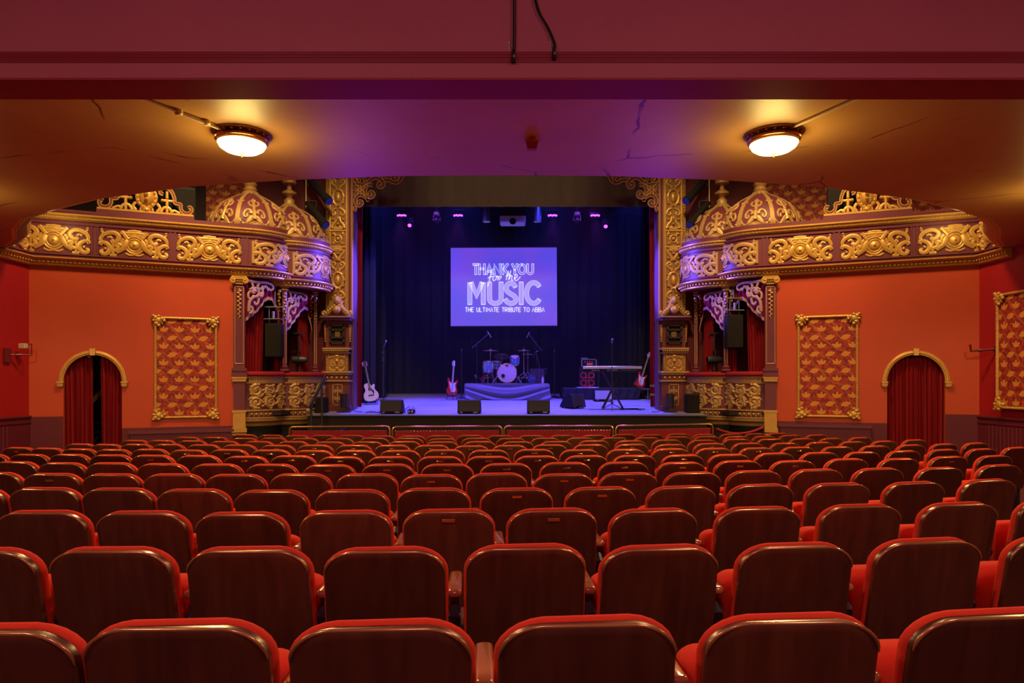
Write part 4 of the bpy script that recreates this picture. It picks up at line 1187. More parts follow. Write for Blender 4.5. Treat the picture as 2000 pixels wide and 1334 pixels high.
    if not sgn:
        o = W(2.16, .70, .012); framed('wallpaper_panel', o, rzp, 1.135, 2.04, 'tall framed lotus wallpaper panel on the left terracotta wall')
    else:
        o = W(3.20, .72, .012); framed('wallpaper_panel', (-o.x, o.y, o.z), -rzp, 1.10, 2.06, 'tall framed lotus wallpaper panel on the terracotta wall to the right')
        framed('wallpaper_panel', (9.0, 12.42, .97), -pi / 2, 1.25, 2.03, 'framed lotus wallpaper panel on the crimson side wall, cut by the picture edge')

    # ---------------------------------------------------------------- door curtains
    g = lambda u, z, o: W(u, z, -.14 + o)
    def archz(u):
        q = min(1.0, abs((u - cxm) / (rr)))
        return 1.44 + rr * 1.06 * sqrt(max(0.0, 1 - q * q))
    if not sgn:
        cs = [((DOOR[0] - .02, 1.03), (DOOR[0] + .02, 1.045), 6, 'left curtain of the part-open pair in the left arched doorway'), ((1.165, DOOR[1] + .02), (1.20, DOOR[1] - .02), 5, 'right curtain of the part-open pair in the left arched doorway')]
    else:
        cs = [((DOOR[0] - .02, 1.0), (DOOR[0] - .0, .985), 5, 'right-hand curtain of the closed pair in the right arched doorway'), ((.985, DOOR[1] + .02), (.995, DOOR[1] - .01), 7, 'left-hand curtain of the closed pair in the right arched doorway')]
    for top, bot, fo, lab in cs:
        mb = MB(mr); drape(mb, g, top, bot, -.42, 2.0, fo, .035, 14, ph=fo * .7, zfun=lambda u: min(archz(u) - .01, 1.93))
        o = tag(mb.build('door_curtain', M_CURT), 'dark red velvet ' + lab, 'curtain', 'door curtains')
        if not sgn:
            um = (top[1] - .05) if fo == 6 else (top[0] + .06)
            MB(mr).ball(W(um, 1.93, -.08), .035, 8, 5, .6).build('curtain_tie', mat('pale_blue_tape', (.30, .50, .62), .6), o)
    if not sgn:
        T = thing('passage_stair', (W(1.1, -.45, -1.0)), 'dark stair with pale handrail seen between the left doorway curtains', 'stair')
        mb = MB(); 
        for k in range(6): mb.prism([(.3, -.46 + .2 * k), (2.0, -.46 + .2 * k), (2.0, -.43 + .2 * k), (.3, -.43 + .2 * k)], W, -.75 - .12 * k, -.95 - .12 * k)
        mb.build('treads', M_STEEL, T, smooth=False)
        mb = MB().tube([W(.75, .85, -.7), W(1.75, 2.0, -.7)], .035, 8).tube([W(.7, .72, -.7), W(1.7, 1.87, -.7)], .02, 8); mb.build('handrail', mat('old_gold_paint', (.30, .19, .04), .4), T)
        MB().tube([W(.75, -.05, -.72), W(1.6, .95, -.72)], .03, 8).build('stringer', mat('brown_paint', (.07, .025, .015), .5), T)

# curtain pelmet across the opening, backdrop, stage
f = plane2((-4.3, 16.95), (4.3, 16.95))
mb = MB(); drape(mb, f, (0, 1), (0, 1), PZ(404, 16.95), 8.06, 22, .012, 3, .02)
tag(mb.build('stage_border', M_PELMET), 'olive black cloth border across the top of the stage opening', 'stage border')
f = plane2((-6.2, 22.2), (6.2, 22.2))
mb = MB(); drape(mb, f, (0, 1), (0, 1), stage_z(22.2) + .02, 8.06, 30, .05, 3)
tag(mb.build('rear_drape', M_BLKFAB), 'full-width black drape closing the back of the stage', 'stage drape')
f = plane2((-5.5, 19.6), (5.5, 19.6))
mb = MB(); drape(mb, f, (0, 1), (0, 1), PZ(420, 19.6), 8.06, 20, .03, 2)
tag(mb.build('overhead_border', M_BLKFAB), 'black overhead border hanging behind the projector', 'stage border')
mb = MB().loft([[(-4.42, 15.2, .672), (4.5, 15.2, .672), (4.5, 15.2, stage_z(15.2)), (-4.42, 15.2, stage_z(15.2))],
                [(-4.42, 16.0, .672), (4.5, 16.0, .672), (4.5, 16.0, stage_z(16.0)), (-4.42, 16.0, stage_z(16.0))],
                [(-6.25, 16.02, .55), (6.25, 16.02, .55), (6.25, 16.02, stage_z(16.02)), (-6.25, 16.02, stage_z(16.02))],
                [(-6.25, 22.4, .55), (6.25, 22.4, .55), (6.25, 22.4, stage_z(22.4)), (-6.25, 22.4, stage_z(22.4))]])
struct(mb, 'stage_floor', M_STAGE, smooth=False)
mb = MB().box((.04, 15.26, .02), (8.9, .08, 1.24)).box((.04, 15.7, .0), (8.8, .9, 1.0)); struct(mb, 'stage_front_wall', M_APRON, smooth=False)
tag(MB().box((.04, 15.195, stage_z(15.2) - .008), (8.94, .04, .05), bev=.015).build('stage_nosing', mat('worn_grey_edge', (.22, .21, .22), .4)), kind='structure')
bpy.data.objects['stage_nosing'].name = 'trim_5'

struct(MB().box((0, 19.5, 8.1), (12.8, 6.0, .1)), 'ceiling_stage', M_BLACK, smooth=False)
# ------------------------------------------------------------------ projection screen
DSC = 21.4
S = lambda X, Y, o=0.0: P(860 + X / 7.412, 470 + Y / 7.412, DSC - o)
T = thing('projection_screen', S(915, 1260), 'violet projection screen with white show title hanging above the drum kit', 'projection screen')
a, b, c, d = S(130, 85), S(1705, 78), S(1712, 1250), S(130, 1258)
MB().loft([[a, b, c, d], [p + Vector((0, .02, 0)) for p in (a, b, c, d)]]).build('screen_cloth', M_SCREEN, T, smooth=False)
mb = MB()
for p, q_ in ((a, b), (b, c), (c, d), (d, a)):
    e = (q_ - p).normalized() * .05
    mb.tube([p - e, q_ + e], .045, 4)
mb.build('screen_border', M_BLACK, T)
for p in (a + Vector((.3, .02, .03)), b + Vector((-.3, .02, .03))): MB().tube([p, Vector((p.x, p.y, 8.06))], .008, 5).build('hanging_wire', M_BLACK, T)

def strip(mb, pts, wpx, o=.012, closed=False):
    """flat line in screen coordinates"""
    m = len(pts); L = []; R = []
    for i, p in enumerate(pts):
        if closed: a_, b_ = pts[i - 1], pts[(i + 1) % m]
        else: a_, b_ = pts[max(i - 1, 0)], pts[min(i + 1, m - 1)]
        d1 = Vector((p[0] - a_[0], p[1] - a_[1])); d2 = Vector((b_[0] - p[0], b_[1] - p[1]))
        d1 = d1.normalized() if d1.length > 1e-6 else d2.normalized(); d2 = d2.normalized() if d2.length > 1e-6 else d1
        n1 = Vector((-d1.y, d1.x)); n2 = Vector((-d2.y, d2.x)); h = n1 + n2
        h = h / max(h.length_squared / 2, .45)
        L.append((p[0] + h.x * wpx / 2, p[1] + h.y * wpx / 2)); R.append((p[0] - h.x * wpx / 2, p[1] - h.y * wpx / 2))
    if closed: L.append(L[0]); R.append(R[0])
    vs = []; fs = []
    for l, r in zip(L, R): vs += [S(l[0], l[1], o), S(r[0], r[1], o)]
    for i in range(len(L) - 1): fs.append((2 * i, 2 * i + 2, 2 * i + 3, 2 * i + 1))
    mb.add(vs, fs)
def offs(pts, d):
    m = len(pts); out = []
    for i, p in enumerate(pts):
        a_, b_ = pts[max(i - 1, 0)], pts[min(i + 1, m - 1)]
        d1 = Vector((p[0] - a_[0], p[1] - a_[1])); d2 = Vector((b_[0] - p[0], b_[1] - p[1]))
        d1 = d1.normalized() if d1.length > 1e-6 else d2.normalized(); d2 = d2.normalized() if d2.length > 1e-6 else d1
        n1 = Vector((-d1.y, d1.x)); n2 = Vector((-d2.y, d2.x)); h = n1 + n2; h = h / max(h.length_squared / 2, .45)
        out.append((p[0] + h.x * d, p[1] + h.y * d))
    return out
def neon(mb, pts, Wd, lw, inner=True):
    a_ = offs(pts, Wd / 2); b_ = offs(pts, -Wd / 2)
    strip(mb, a_ + b_[::-1], lw, closed=True)
    if inner:
        a_ = offs(pts, Wd / 6); b_ = offs(pts, -Wd / 6)
        strip(mb, a_, lw * .8); strip(mb, b_, lw * .8)
def ell(cx, cy, rx, ry, a0, a1, n=20): return [(cx + rx * cos(radians(a0 + (a1 - a0) * i / n)), cy - ry * sin(radians(a0 + (a1 - a0) * i / n))) for i in range(n + 1)]
mb = MB()
for st in ([(427, 925), (427, 610)], [(445, 605), (525, 790), (605, 605)], [(622, 610), (622, 925)],
           [(712, 600)] + ell(796, 845, 84, 64, 180, 360, 14)[0:] + [(880, 600)],
           cr([(1088, 675), (1062, 634), (1020, 616), (975, 634), (953, 685), (972, 735), (1018, 770), (1068, 800), (1096, 850), (1072, 895), (1022, 908), (970, 888), (940, 848)], 3),
           [(1172, 600), (1172, 925)], ell(1352, 758, 104, 150, 38, 322, 26)):
    neon(mb, st, 58, 6.5)
mb.build('music_title', M_LETTER, T, smooth=False)
mb = MB()
for st in ([(472, 344), (548, 344)], [(512, 350), (512, 492)], [(566, 335), (566, 492)], [(638, 335), (638, 492)], [(575, 408), (630, 408)],
           [(668, 490), (708, 345), (748, 490)], [(688, 445), (730, 445)], [(782, 490), (782, 345), (866, 480), (866, 335)], [(905, 335), (905, 492)], [(978, 335), (920, 410), (985, 485)],
           [(1040, 335), (1078, 415), (1116, 335)], [(1078, 415), (1078, 492)], ell(1182, 412, 48, 66, 90, 449, 24), [(1262, 335)] + ell(1300, 440, 38, 40, 180, 360, 10) + [(1338, 335)]):
    neon(mb, st, 26, 6, False)
mb.build('thank_you_title', M_LETTER, T, smooth=False)
mb = MB()
for st in ([(772, 412), (750, 425), (728, 500), (705, 600), (680, 668)], [(688, 545), (720, 525), (765, 515)], [(790, 510), (765, 530), (762, 572), (785, 575), (810, 545), (815, 515), (795, 508)], [(815, 520), (835, 515), (838, 545), (828, 575)], [(835, 540), (860, 515), (885, 520), (868, 545), (850, 572)],
           [(985, 440), (965, 520), (952, 572)], [(945, 515), (985, 500), (1020, 500)], [(1020, 430), (1005, 500), (990, 572)], [(992, 555), (1020, 510), (1040, 515), (1032, 550), (1035, 575), (1055, 570)], [(1070, 550), (1105, 530), (1115, 500), (1095, 490), (1075, 530), (1080, 570), (1110, 575), (1160, 520)]):
    strip(mb, cr(st, 5), 10, .018)
mb.build('script_title', M_LETTER, T, smooth=False)
mb = MB()
GL = {'T': [[(0, 1), (1, 1)], [(.5, 1), (.5, 0)]], 'H': [[(0, 0), (0, 1)], [(1, 0), (1, 1)], [(0, .5), (1, .5)]], 'E': [[(1, 1), (0, 1), (0, 0), (1, 0)], [(0, .5), (.85, .5)]],
      'U': [[(0, 1), (0, .3), (.2, .04), (.5, 0), (.8, .04), (1, .3), (1, 1)]], 'L': [[(0, 1), (0, 0), (1, 0)]], 'I': [[(.5, 0), (.5, 1)]], 'M': [[(0, 0), (0, 1), (.5, .35), (1, 1), (1, 0)]],
      'A': [[(0, 0), (.5, 1), (1, 0)]], 'R': [[(0, 0), (0, 1), (.75, 1), (1, .85), (1, .62), (.75, .45), (0, .45)], [(.5, .45), (1, 0)]], 'B': [[(0, .52), (0, 1), (.7, 1), (.92, .85), (.92, .66), (.7, .52), (0, .52), (0, 0), (.75, 0), (1, .15), (1, .36), (.7, .52)]],
      'O': [[(.5, 0), (.15, .12), (0, .35), (0, .65), (.15, .88), (.5, 1), (.85, .88), (1, .65), (1, .35), (.85, .12), (.5, 0)]]}
x = 362.0
for word, x0, x1 in (('THE', 362, 482), ('ULTIMATE', 527, 848), ('TRIBUTE', 893, 1165), ('TO', 1205, 1290), ('ABBA', 1330, 1506)):
    ws = [.35 if ch == 'I' else (1.15 if ch in 'MO' else 1.0) for ch in word]
    unit = (x1 - x0) / (sum(ws) + .38 * (len(word) - 1)); x = x0
    for ch, w_ in zip(word, ws):
        for st in GL[ch]: strip(mb, [(x + u * w_ * unit, 1030 - v * 62) for u, v in st], 8)
        x += (w_ + .38) * unit
mb.build('tagline', M_LETTER, T, smooth=False)
# ------------------------------------------------------------------ stage lights and projector
T = thing('lighting_bar', (0, 18.3, PZ(398, 18.3)), 'black lighting bar across the stage above the projector', 'lighting bar')
MB().tube([(-4.2, 18.3, PZ(398, 18.3)), (4.2, 18.3, PZ(398, 18.3))], .03, 8).build('bar_tube', M_IRON, T)
for x in (-3.5, -1.2, 1.2, 3.5): MB().tube([(x, 18.3, PZ(398, 18.3)), (x, 18.3, 8.06)], .008, 5).build('suspension_wire', M_IRON, T)
ZL = PZ(398, 18.3)
for i, px in enumerate((785, 895, 1079, 1162)):
    x, z = PX(px, 18.3), PZ(421, 18.3)
    T = thing('stage_light', (x, 18.3, z), '%s glowing violet stage light from the left under the black border' % ('first', 'second', 'third', 'fourth')[i], 'stage light', 'violet stage lights')
    MB().box((x, 18.34, z + .03), (.30, .16, .12), 0, -.3, bev=.02).build('lamp_housing', M_BLACK, T)
    mb = MB()
    for k in range(5): mb.ball((x - .10 + .05 * k, 18.25, z - .012 + .01 * (k % 2)), .027, 8, 5)
    mb.build('violet_lenses', M_LED, T)
    MB().tube([(x - .16, 18.34, z + .03), (x - .16, 18.32, z + .16), (x + .16, 18.32, z + .16), (x + .16, 18.34, z + .03)], .012, 5).tube([(x, 18.32, z + .15), (x, 18.3, ZL)], .016, 5).build('yoke', M_IRON, T)
    lamp('stage_light_beam', 'SPOT', (x, 18.2, z - .05), 260, (.36, .05, 1.0), (x * .9, 14.2, -1.2), .06, 50, .8)
for i, (px, py, d, lit) in enumerate(((801, 442, 20.0, 1), (1182, 444, 20.0, 1), (853, 431, 18.3, 0), (1127, 431, 18.3, 0))):
    x, z = PX(px, d), PZ(py, d)
    T = thing('moving_light', (x, d, z), ('small violet moving light lit below the stage light at the %s end' if lit else 'dark unlit moving light hanging beside the %s stage light') % (('left', 'right', 'second', 'third')[i]), 'moving light', 'moving lights')
    MB().lathe([(.03, -.1), (.06, -.08), (.065, .06), (.055, .1), (0, .1)], (x, d, z), 12, axis='Y').build('lamp_head', M_BLACK, T)
    MB().tube([(x - .09, d, z), (x - .09, d, z + .12), (x + .09, d, z + .12), (x + .09, d, z)], .018, 6).box((x, d, z + .18), (.16, .14, .10), bev=.02).build('yoke', M_STEEL if not lit else M_IRON, T)
    MB().tube([(x, d, z + .2), (x, d, (PZ(398, 18.3) if d < 19 else 8.06))], .014, 5).box((x, d, (ZL if d < 19 else 8.03)), (.05, .09, .09)).build('hanger', M_IRON, T)
    if lit: MB().ball((x, d - .11, z), .055, 10, 6, .9).build('violet_lens', M_LED, T)
x0, x1 = PX(976, 18.0), PX(1027, 18.0); z0, z1 = PZ(437, 18.0), PZ(411, 18.0); xm = (x0 + x1) / 2
T = thing('projector', (xm, 18, z0), 'white ceiling projector hanging under the black border at centre stage', 'projector')
MB().box((xm, 18.2, (z0 + z1) / 2 - .05), (x1 - x0, .5, (z1 - z0) * .55), bev=.03).build('case', mat('grey_white_plastic', (.5, .5, .55), .4), T)
MB().box((xm, 18.2, z1 - .08), (x1 - x0 - .02, .48, .16), bev=.02).build('connector_panel', M_BLACK, T)
MB().tube([(xm, 18.2, z1 - .02), (xm, 18.28, ZL)], .03, 8).box((xm, 18.3, ZL), (.08, .1, .1)).box((xm, 18.2, z1 + .02), (.3, .2, .02)).build('ceiling_mount', M_STEEL, T)
MB().lathe([(.09, -.09), (.07, -.06), (.0, -.05)], (xm, 17.98, z0 + .04), 14, axis='Y').build('lens', M_BLACK, T)
for i, px in enumerate((950, 1050)):
    x = PX(px, 18.0)
    T = thing('barrel_light', (x, 18, PZ(432, 18)), 'pale blue cylindrical lamp hanging %s of the projector' % ('left', 'right')[i], 'lamp', 'barrel lamps')
    MB().lathe([(.06, 0), (.10, .005), (.10, .38), (.07, .42), (0, .42)], (x, 18.1, PZ(432, 18)), 18).build('barrel', M_STEEL, T)
    MB().lathe([(.0, .012), (.065, .01)], (x, 18.1, PZ(432, 18)), 18).build('lens', M_BLACK, T)
    MB().tube([(x, 18.1, PZ(432, 18) + .4), (x, 18.3, ZL)], .015, 5).box((x, 18.3, ZL), (.06, .09, .09)).build('clamp', M_IRON, T)

# ------------------------------------------------------------------ stage props
def DS(py): return 1.507 / ((py - 745) / F + .05)
def wedge(name, px, d, wdt, rz, label, m, hgt=.33):
    x = PX(px, d); z = stage_z(d)
    T = thing(name, (x, d, z), label, 'stage monitor', 'stage monitors', rz)
    pr = [(0, .03), (-.02, .05), (.05, hgt - .02), (.08, hgt), (.17, hgt * .97), (.34, hgt * .62), (.44, hgt * .28), (.46, .03)]
    mb = MB(); mb.prism(pr, lambda u, v, dd: Vector((dd, u, v)), -wdt / 2 + .012, wdt / 2 - .012); mb.build('cabinet', M_BLACK, T, local=True, ang=25)
    mb = MB()
    for s in (-1, 1): mb.prism([(u * 1.0 - .002, v) for u, v in pr], lambda u, v, dd: Vector((dd, u, v)), s * (wdt / 2 - .014), s * wdt / 2)
    mb.build('side_cheek', M_BLACK, T, local=True, smooth=False)
    mb = MB(); mb.loft([[(-wdt / 2 + .015, -.02, .07), (wdt / 2 - .015, -.02, .07), (wdt / 2 - .015, .045, hgt - .02), (-wdt / 2 + .015, .045, hgt - .02)], [(-wdt / 2 + .015, -.032, .07), (wdt / 2 - .015, -.032, .07), (wdt / 2 - .015, .033, hgt - .02), (-wdt / 2 + .015, .033, hgt - .02)]])
    mb.build('front_grille', m, T, local=True, smooth=False)
    mb = MB().box((-wdt * .33, -.028, .045), (.05, .01, .03)).box((wdt * .28, -.028, .045), (.10, .01, .03)); mb.build('badge', M_STEEL, T, local=True, smooth=False)
    mb = MB()
    for s in (-1, 1):
        for y in (.04, .40): mb.box((s * (wdt / 2 - .05), y, .015), (.04, .04, .03))
    mb.build('rubber_feet', M_BLACK, T, local=True)
    return T
wedge('stage_wedge', 764, 15.36, .50, 0.03, 'black wedge monitor at the stage edge below the acoustic guitar', M_WEDGE)
wedge('stage_wedge', 916, 15.36, .52, 0.0, 'black wedge monitor at the stage edge in front of the red guitar', M_WEDGE)
wedge('stage_wedge', 1052, 15.36, .51, 0.0, 'black wedge monitor at the stage edge in front of the drum riser', M_WEDGE)
wedge('stage_wedge', 1130, 16.75, .44, .62, 'blue-lit wedge monitor turned sideways left of the keyboard stand', M_WEDGE, .36)
wedge('stage_wedge', 1179, 18.9, .50, 0.0, 'violet-lit wedge monitor behind the keyboard stand against the side riser', mat('grey_grille_cloth', (.30, .29, .32), .7), .33)

# drum riser
DR = 19.57
xl, xr = PX(909, DR), PX(1071, DR); zt = 1.385; zb = stage_z(DR)
T = thing('drum_riser', ((xl + xr) / 2, DR, zb), 'low drum platform draped in a swagged grey cloth at centre stage', 'drum riser')
MB().box(((xl + xr) / 2, DR + 1.1, zt - .03), (xr - xl, 2.1, .06), bev=.01).build('deck', M_STEEL, T)
for x in (xl + .06, xr - .06):
    for y in (DR + .15, DR + 2.0): MB().tube([(x, y, stage_z(y)), (x, y, zt - .05)], .025, 8).build('leg', M_STEEL, T)
mb = MB(); nu, nv = 60, 26
def swag(i, j, s=0.0):
    u, v = i / nu, j / nv          # v 0 at the top
    sag = (1 - (2 * u - 1) ** 2)
    ph = (v - .62 * sag * (.35 + .65 * v)) * 17
    o = .060 * (sin(ph) + .5 * sin(ph * 1.7 + 2)) * min(1, v * 4) * (.4 + .6 * sag) + .02 * sin(u * 55) * (1 - sag) * v
    flare = .06 * v * max(0, u - .9) * 10
    return Vector((xl + (xr - xl) * u + flare * 1.5, DR - .03 - .05 * v - o - s, zt - (zt - zb - .01) * v))
rows = [[swag(i, j) for i in range(nu + 1)] + [swag(i, j, -.01) for i in range(nu, -1, -1)] for j in range(nv + 1)]
mb.loft(rows); mb.build('draped_cloth', M_RISER, T)
mb = MB().box((xl - .02, DR + 1.0, (zt + zb) / 2 + .05), (.02, 2.0, zt - zb - .12)).box((xr + .03, DR + 1.0, (zt + zb) / 2 + .05), (.02, 2.0, zt - zb - .12)); mb.build('side_skirt', M_RISER, T, smooth=False)

DD = 20.15
def drum(name, px, py0, py1, r, m, label, tilt=0.0, d=DD, legs=True):
    x = PX(px, d); z0, z1 = PZ(py1, d), PZ(py0, d)
    T = thing(name, (x, d, z0), label, 'drum', 'drum kit')
    M = Matrix.Rotation(tilt, 3, 'X'); h = z1 - z0
    MB().lathe([(r, 0), (r, h)], (0, 0, 0), 28, M=M).build('shell', m, T, local=True)
    MB().lathe([(0, h + .004), (r * .97, h + .004), (r * .97, h), (0, h)], (0, 0, 0), 28, M=M).build('batter_head', M_HEAD, T, local=True)
    mb = MB()
    for z in (.0, h): mb.lathe([(r + .004, z - .014), (r + .012, z - .014), (r + .012, z + .014), (r + .004, z + .014), (r + .004, z - .014)], (0, 0, 0), 28, M=M)
    mb.build('hoop', M_CHROME, T, local=True)
    mb = MB()
    for k in range(8):
        a = 2 * pi * k / 8 + .2
        mb.tube([M @ Vector(((r + .014) * cos(a), (r + .014) * sin(a), .01)), M @ Vector(((r + .014) * cos(a), (r + .014) * sin(a), h - .01))], .005, 5)
        mb.ball(M @ Vector(((r + .01) * cos(a), (r + .01) * sin(a), h * .5)), .016, 6, 4)
    mb.build('tension_rods', M_CHROME, T, local=True)
    if legs:
        for k in range(3):
            a = 2 * pi * k / 3 + .5
            MB().tube([(( r + .02) * cos(a), (r + .02) * sin(a), h * .6), ((r + .02) * cos(a), (r + .02) * sin(a), -(z0 - zt - .02)), ((r + .05) * cos(a), (r + .05) * sin(a), -(z0 - zt - .005))], .009, 6).build('leg', M_CHROME, T, local=True)
    return T
# bass drum
x, z, r = PX(990.3, 19.95), PZ(727, 19.95), .285
z = zt + r + .015
T = thing('bass_drum', (x, 20.0, zt), 'white-headed bass drum facing out at the centre of the drum kit', 'drum', 'drum kit')
MB().lathe([(r - .01, -.02), (r - .01, .42)], (x, 20.0, z), 40, axis='Y').build('shell', M_DRUM, T)
MB().lathe([(0, -.025), (r - .02, -.02), (r - .02, -.015), (0, -.015)], (x, 20.0, z), 40, axis='Y').build('front_head', M_HEAD, T)
MB().lathe([(0, .425), (r - .02, .42), (r - .02, .43), (0, .43)], (x, 20.0, z), 40, axis='Y').build('rear_head', M_HEAD, T)
mb = MB()
for y in (-.03, .40): mb.lathe([(r - .025, y), (r, y), (r + .004, y + .02), (r, y + .04), (r - .025, y + .04), (r - .025, y)], (x, 20.0, z), 40, axis='Y')
mb.build('hoop', M_CHROME, T)
MB().lathe([(0, -.032), (.052, -.032), (.052, -.02), (0, -.02)], (x - .115, 20.0, z - .08), 20, axis='Y').build('port_hole', M_BLACK, T)
MB().lathe([(.05, -.036), (.058, -.036), (.058, -.02), (.05, -.02), (.05, -.036)], (x - .115, 20.0, z - .08), 20, axis='Y').build('port_ring', M_STEEL, T)
MB().box((x - .005, 19.965, z + .225), (.07, .012, .06), bev=.008).build('red_badge', mat('red_enamel', (.6, .03, .03), .4), T)
mb = MB()
for k in range(10):
    a = 2 * pi * k / 10 + .3; mb.tube([(x + (r + .012) * cos(a), 19.98, z + (r + .012) * sin(a)), (x + (r + .012) * cos(a), 20.41, z + (r + .012) * sin(a))], .006, 5)
mb.build('tension_rods', M_CHROME, T)
for s in (-1, 1): MB().tube([(x + s * (r - .02), 20.08, z - .05), (x + s * (r + .14), 19.95, zt + .012)], .012, 6).build('spur_leg', M_CHROME, T)
drum('floor_drum', 953.5, 706, 727, .135, M_DRUM, 'pale blue floor tom at the audience-left side of the drum kit', 0, 20.05)
drum('teal_drum', 970, 706, 719, .11, M_TEAL, 'small teal drum between the floor tom and the bass drum', .1, 20.35)
drum('rack_drum', 1005.5, 696, 711, .12, M_DRUM, 'pale blue rack tom mounted above the bass drum', .35, 20.2, False)
tag(MB().tube([(PX(1005.5, 20.3), 20.3, PZ(708, 20.3)), (PX(1008, 20.3), 20.32, zt + .45), (PX(1010, 20.35), 20.4, zt + .01)], .012, 6).tube([(PX(1010, 20.35), 20.4, zt + .2), (PX(1017, 20.3), 20.1, zt + .01)], .008, 5).build('drum_stand', M_CHROME), 'chrome stand holding the pale blue rack tom', 'stand')
def cymbal(px, py, dia, d, tilt, label, h2=None):
    x, z = PX(px, d), PZ(py, d); r = dia / 2
    T = thing('cymbal_stand', (x, d, zt), label, 'cymbal', 'cymbals on stands')
    MB().lathe([(0, .035), (.03, .03), (.045, .012), (r * .6, .006), (r, -.008), (r, -.012), (r * .6, .001), (.045, .006), (0, .03)], (x, d, z), 32, M=Matrix.Rotation(tilt, 3, 'X')).build('cymbal', M_CYM, T)
    MB().tube([(x, d, z - .12), (x, d, z + .09)], .006, 6).tube([(x, d, zt + .18), (x, d, z - .02)], .011, 8).ball((x, d, z + .04), .016, 8, 5).tube([(x, d, z - .14), (x, d, z - .06)], .02, 8).build('pole', M_CHROME, T)
    for k in range(3):
        a = 2 * pi * k / 3 - .9
        MB().tube([(x, d, zt + .34), (x + .12 * cos(a), d + .12 * sin(a), zt + .22), (x + .26 * cos(a), d + .26 * sin(a), zt + .012)], .010, 6).tube([(x, d, zt + .18), (x + .16 * cos(a), d + .16 * sin(a), zt + .15)], .007, 5).build('leg', M_CHROME, T)
cymbal(957.8, 684.5, .45, 20.3, .06, 'crash cymbal high over the pale blue floor tom')
cymbal(980.3, 696.5, .49, 20.75, -.34, 'broad ride cymbal tilted forward behind the bass drum')
cymbal(1023.2, 684.5, .37, 20.25, .06, 'upper crash cymbal on the chrome stand right of the rack tom')
cymbal(1031, 692, .36, 20.5, .06, 'lower hi-hat cymbal just right of the bass drum')
# things at the right end of the riser
x0, x1 = PX(1034, 20.5), PX(1064, 20.5)
T = thing('drum_case', ((x0 + x1) / 2, 20.5, zt), 'dark blue-lit case standing at the right end of the drum riser', 'case')
MB().box(((x0 + x1) / 2, 20.6, (zt + PZ(720, 20.5)) / 2), (x1 - x0, .36, PZ(720, 20.5) - zt), bev=.02).build('case_body', mat('dark_blue_case', (.05, .06, .12), .5), T)
MB().tube([(x1 - .02, 20.5, PZ(722, 20.5)), (x1 + .05, 20.5, PZ(719, 20.5)), (x1 + .06, 20.5, PZ(727, 20.5)), (x1, 20.5, PZ(732, 20.5))], .012, 6).build('carry_strap', M_STEEL, T)
x, z = PX(1038.5, 20.1), zt + .125
T = thing('floor_fan', (x, 20.1, zt), 'small round fan on the riser in front of the dark case', 'fan')
mb = MB()
for r_ in (.115, .085, .055, .025): mb.tube([(x + r_ * cos(2 * pi * k / 20), 20.05, z + r_ * sin(2 * pi * k / 20)) for k in range(20)], .006, 5, closed=True)
for k in range(10): mb.tube([(x, 20.045, z), (x + .115 * cos(pi * k / 5), 20.05, z + .115 * sin(pi * k / 5))], .003, 4)
mb.build('fan_guard', mat('blue_plastic', (.08, .16, .50), .4), T)
MB().lathe([(.03, -.03), (.04, .03), (.0, .05)], (x, 20.1, z), 12, axis='Y').ball((x, 20.05, z), .02, 8, 5).build('motor', M_STEEL, T)
mb = MB()
for k in range(4):
    a = pi * k / 2
    mb.loft([[Vector((x, 20.075, z)) + Vector((r_ * cos(a + t), o, r_ * sin(a + t))) for r_, t, o in ((.02, 0, 0), (.10, .1, -.01), (.105, .6, .01), (.03, .7, .01))], [Vector((x, 20.08, z)) + Vector((r_ * cos(a + t), o, r_ * sin(a + t))) for r_, t, o in ((.02, 0, 0), (.10, .1, -.01), (.105, .6, .01), (.03, .7, .01))]])
mb.build('fan_blade', M_STEEL, T)
MB().tube([(x - .1, 20.1, z), (x - .09, 20.1, zt + .015), (x + .09, 20.1, zt + .015), (x + .1, 20.1, z)], .01, 6).build('fan_foot', M_IRON, T)
x = PX(1060, 19.8)
T = thing('drink_bottle', (x, 19.8, zt), 'water bottle with red cap on the front right of the drum riser', 'bottle')
MB().lathe([(.0, 0), (.035, 0), (.037, .10), (.03, .14), (.013, .18), (.013, .21)], (x, 19.8, zt), 14).build('bottle_body', M_WHITE, T)
MB().lathe([(.017, .205), (.017, .24), (0, .24)], (x, 19.8, zt), 10).build('bottle_cap', mat('red_enamel', (.6, .03, .03), .4), T)

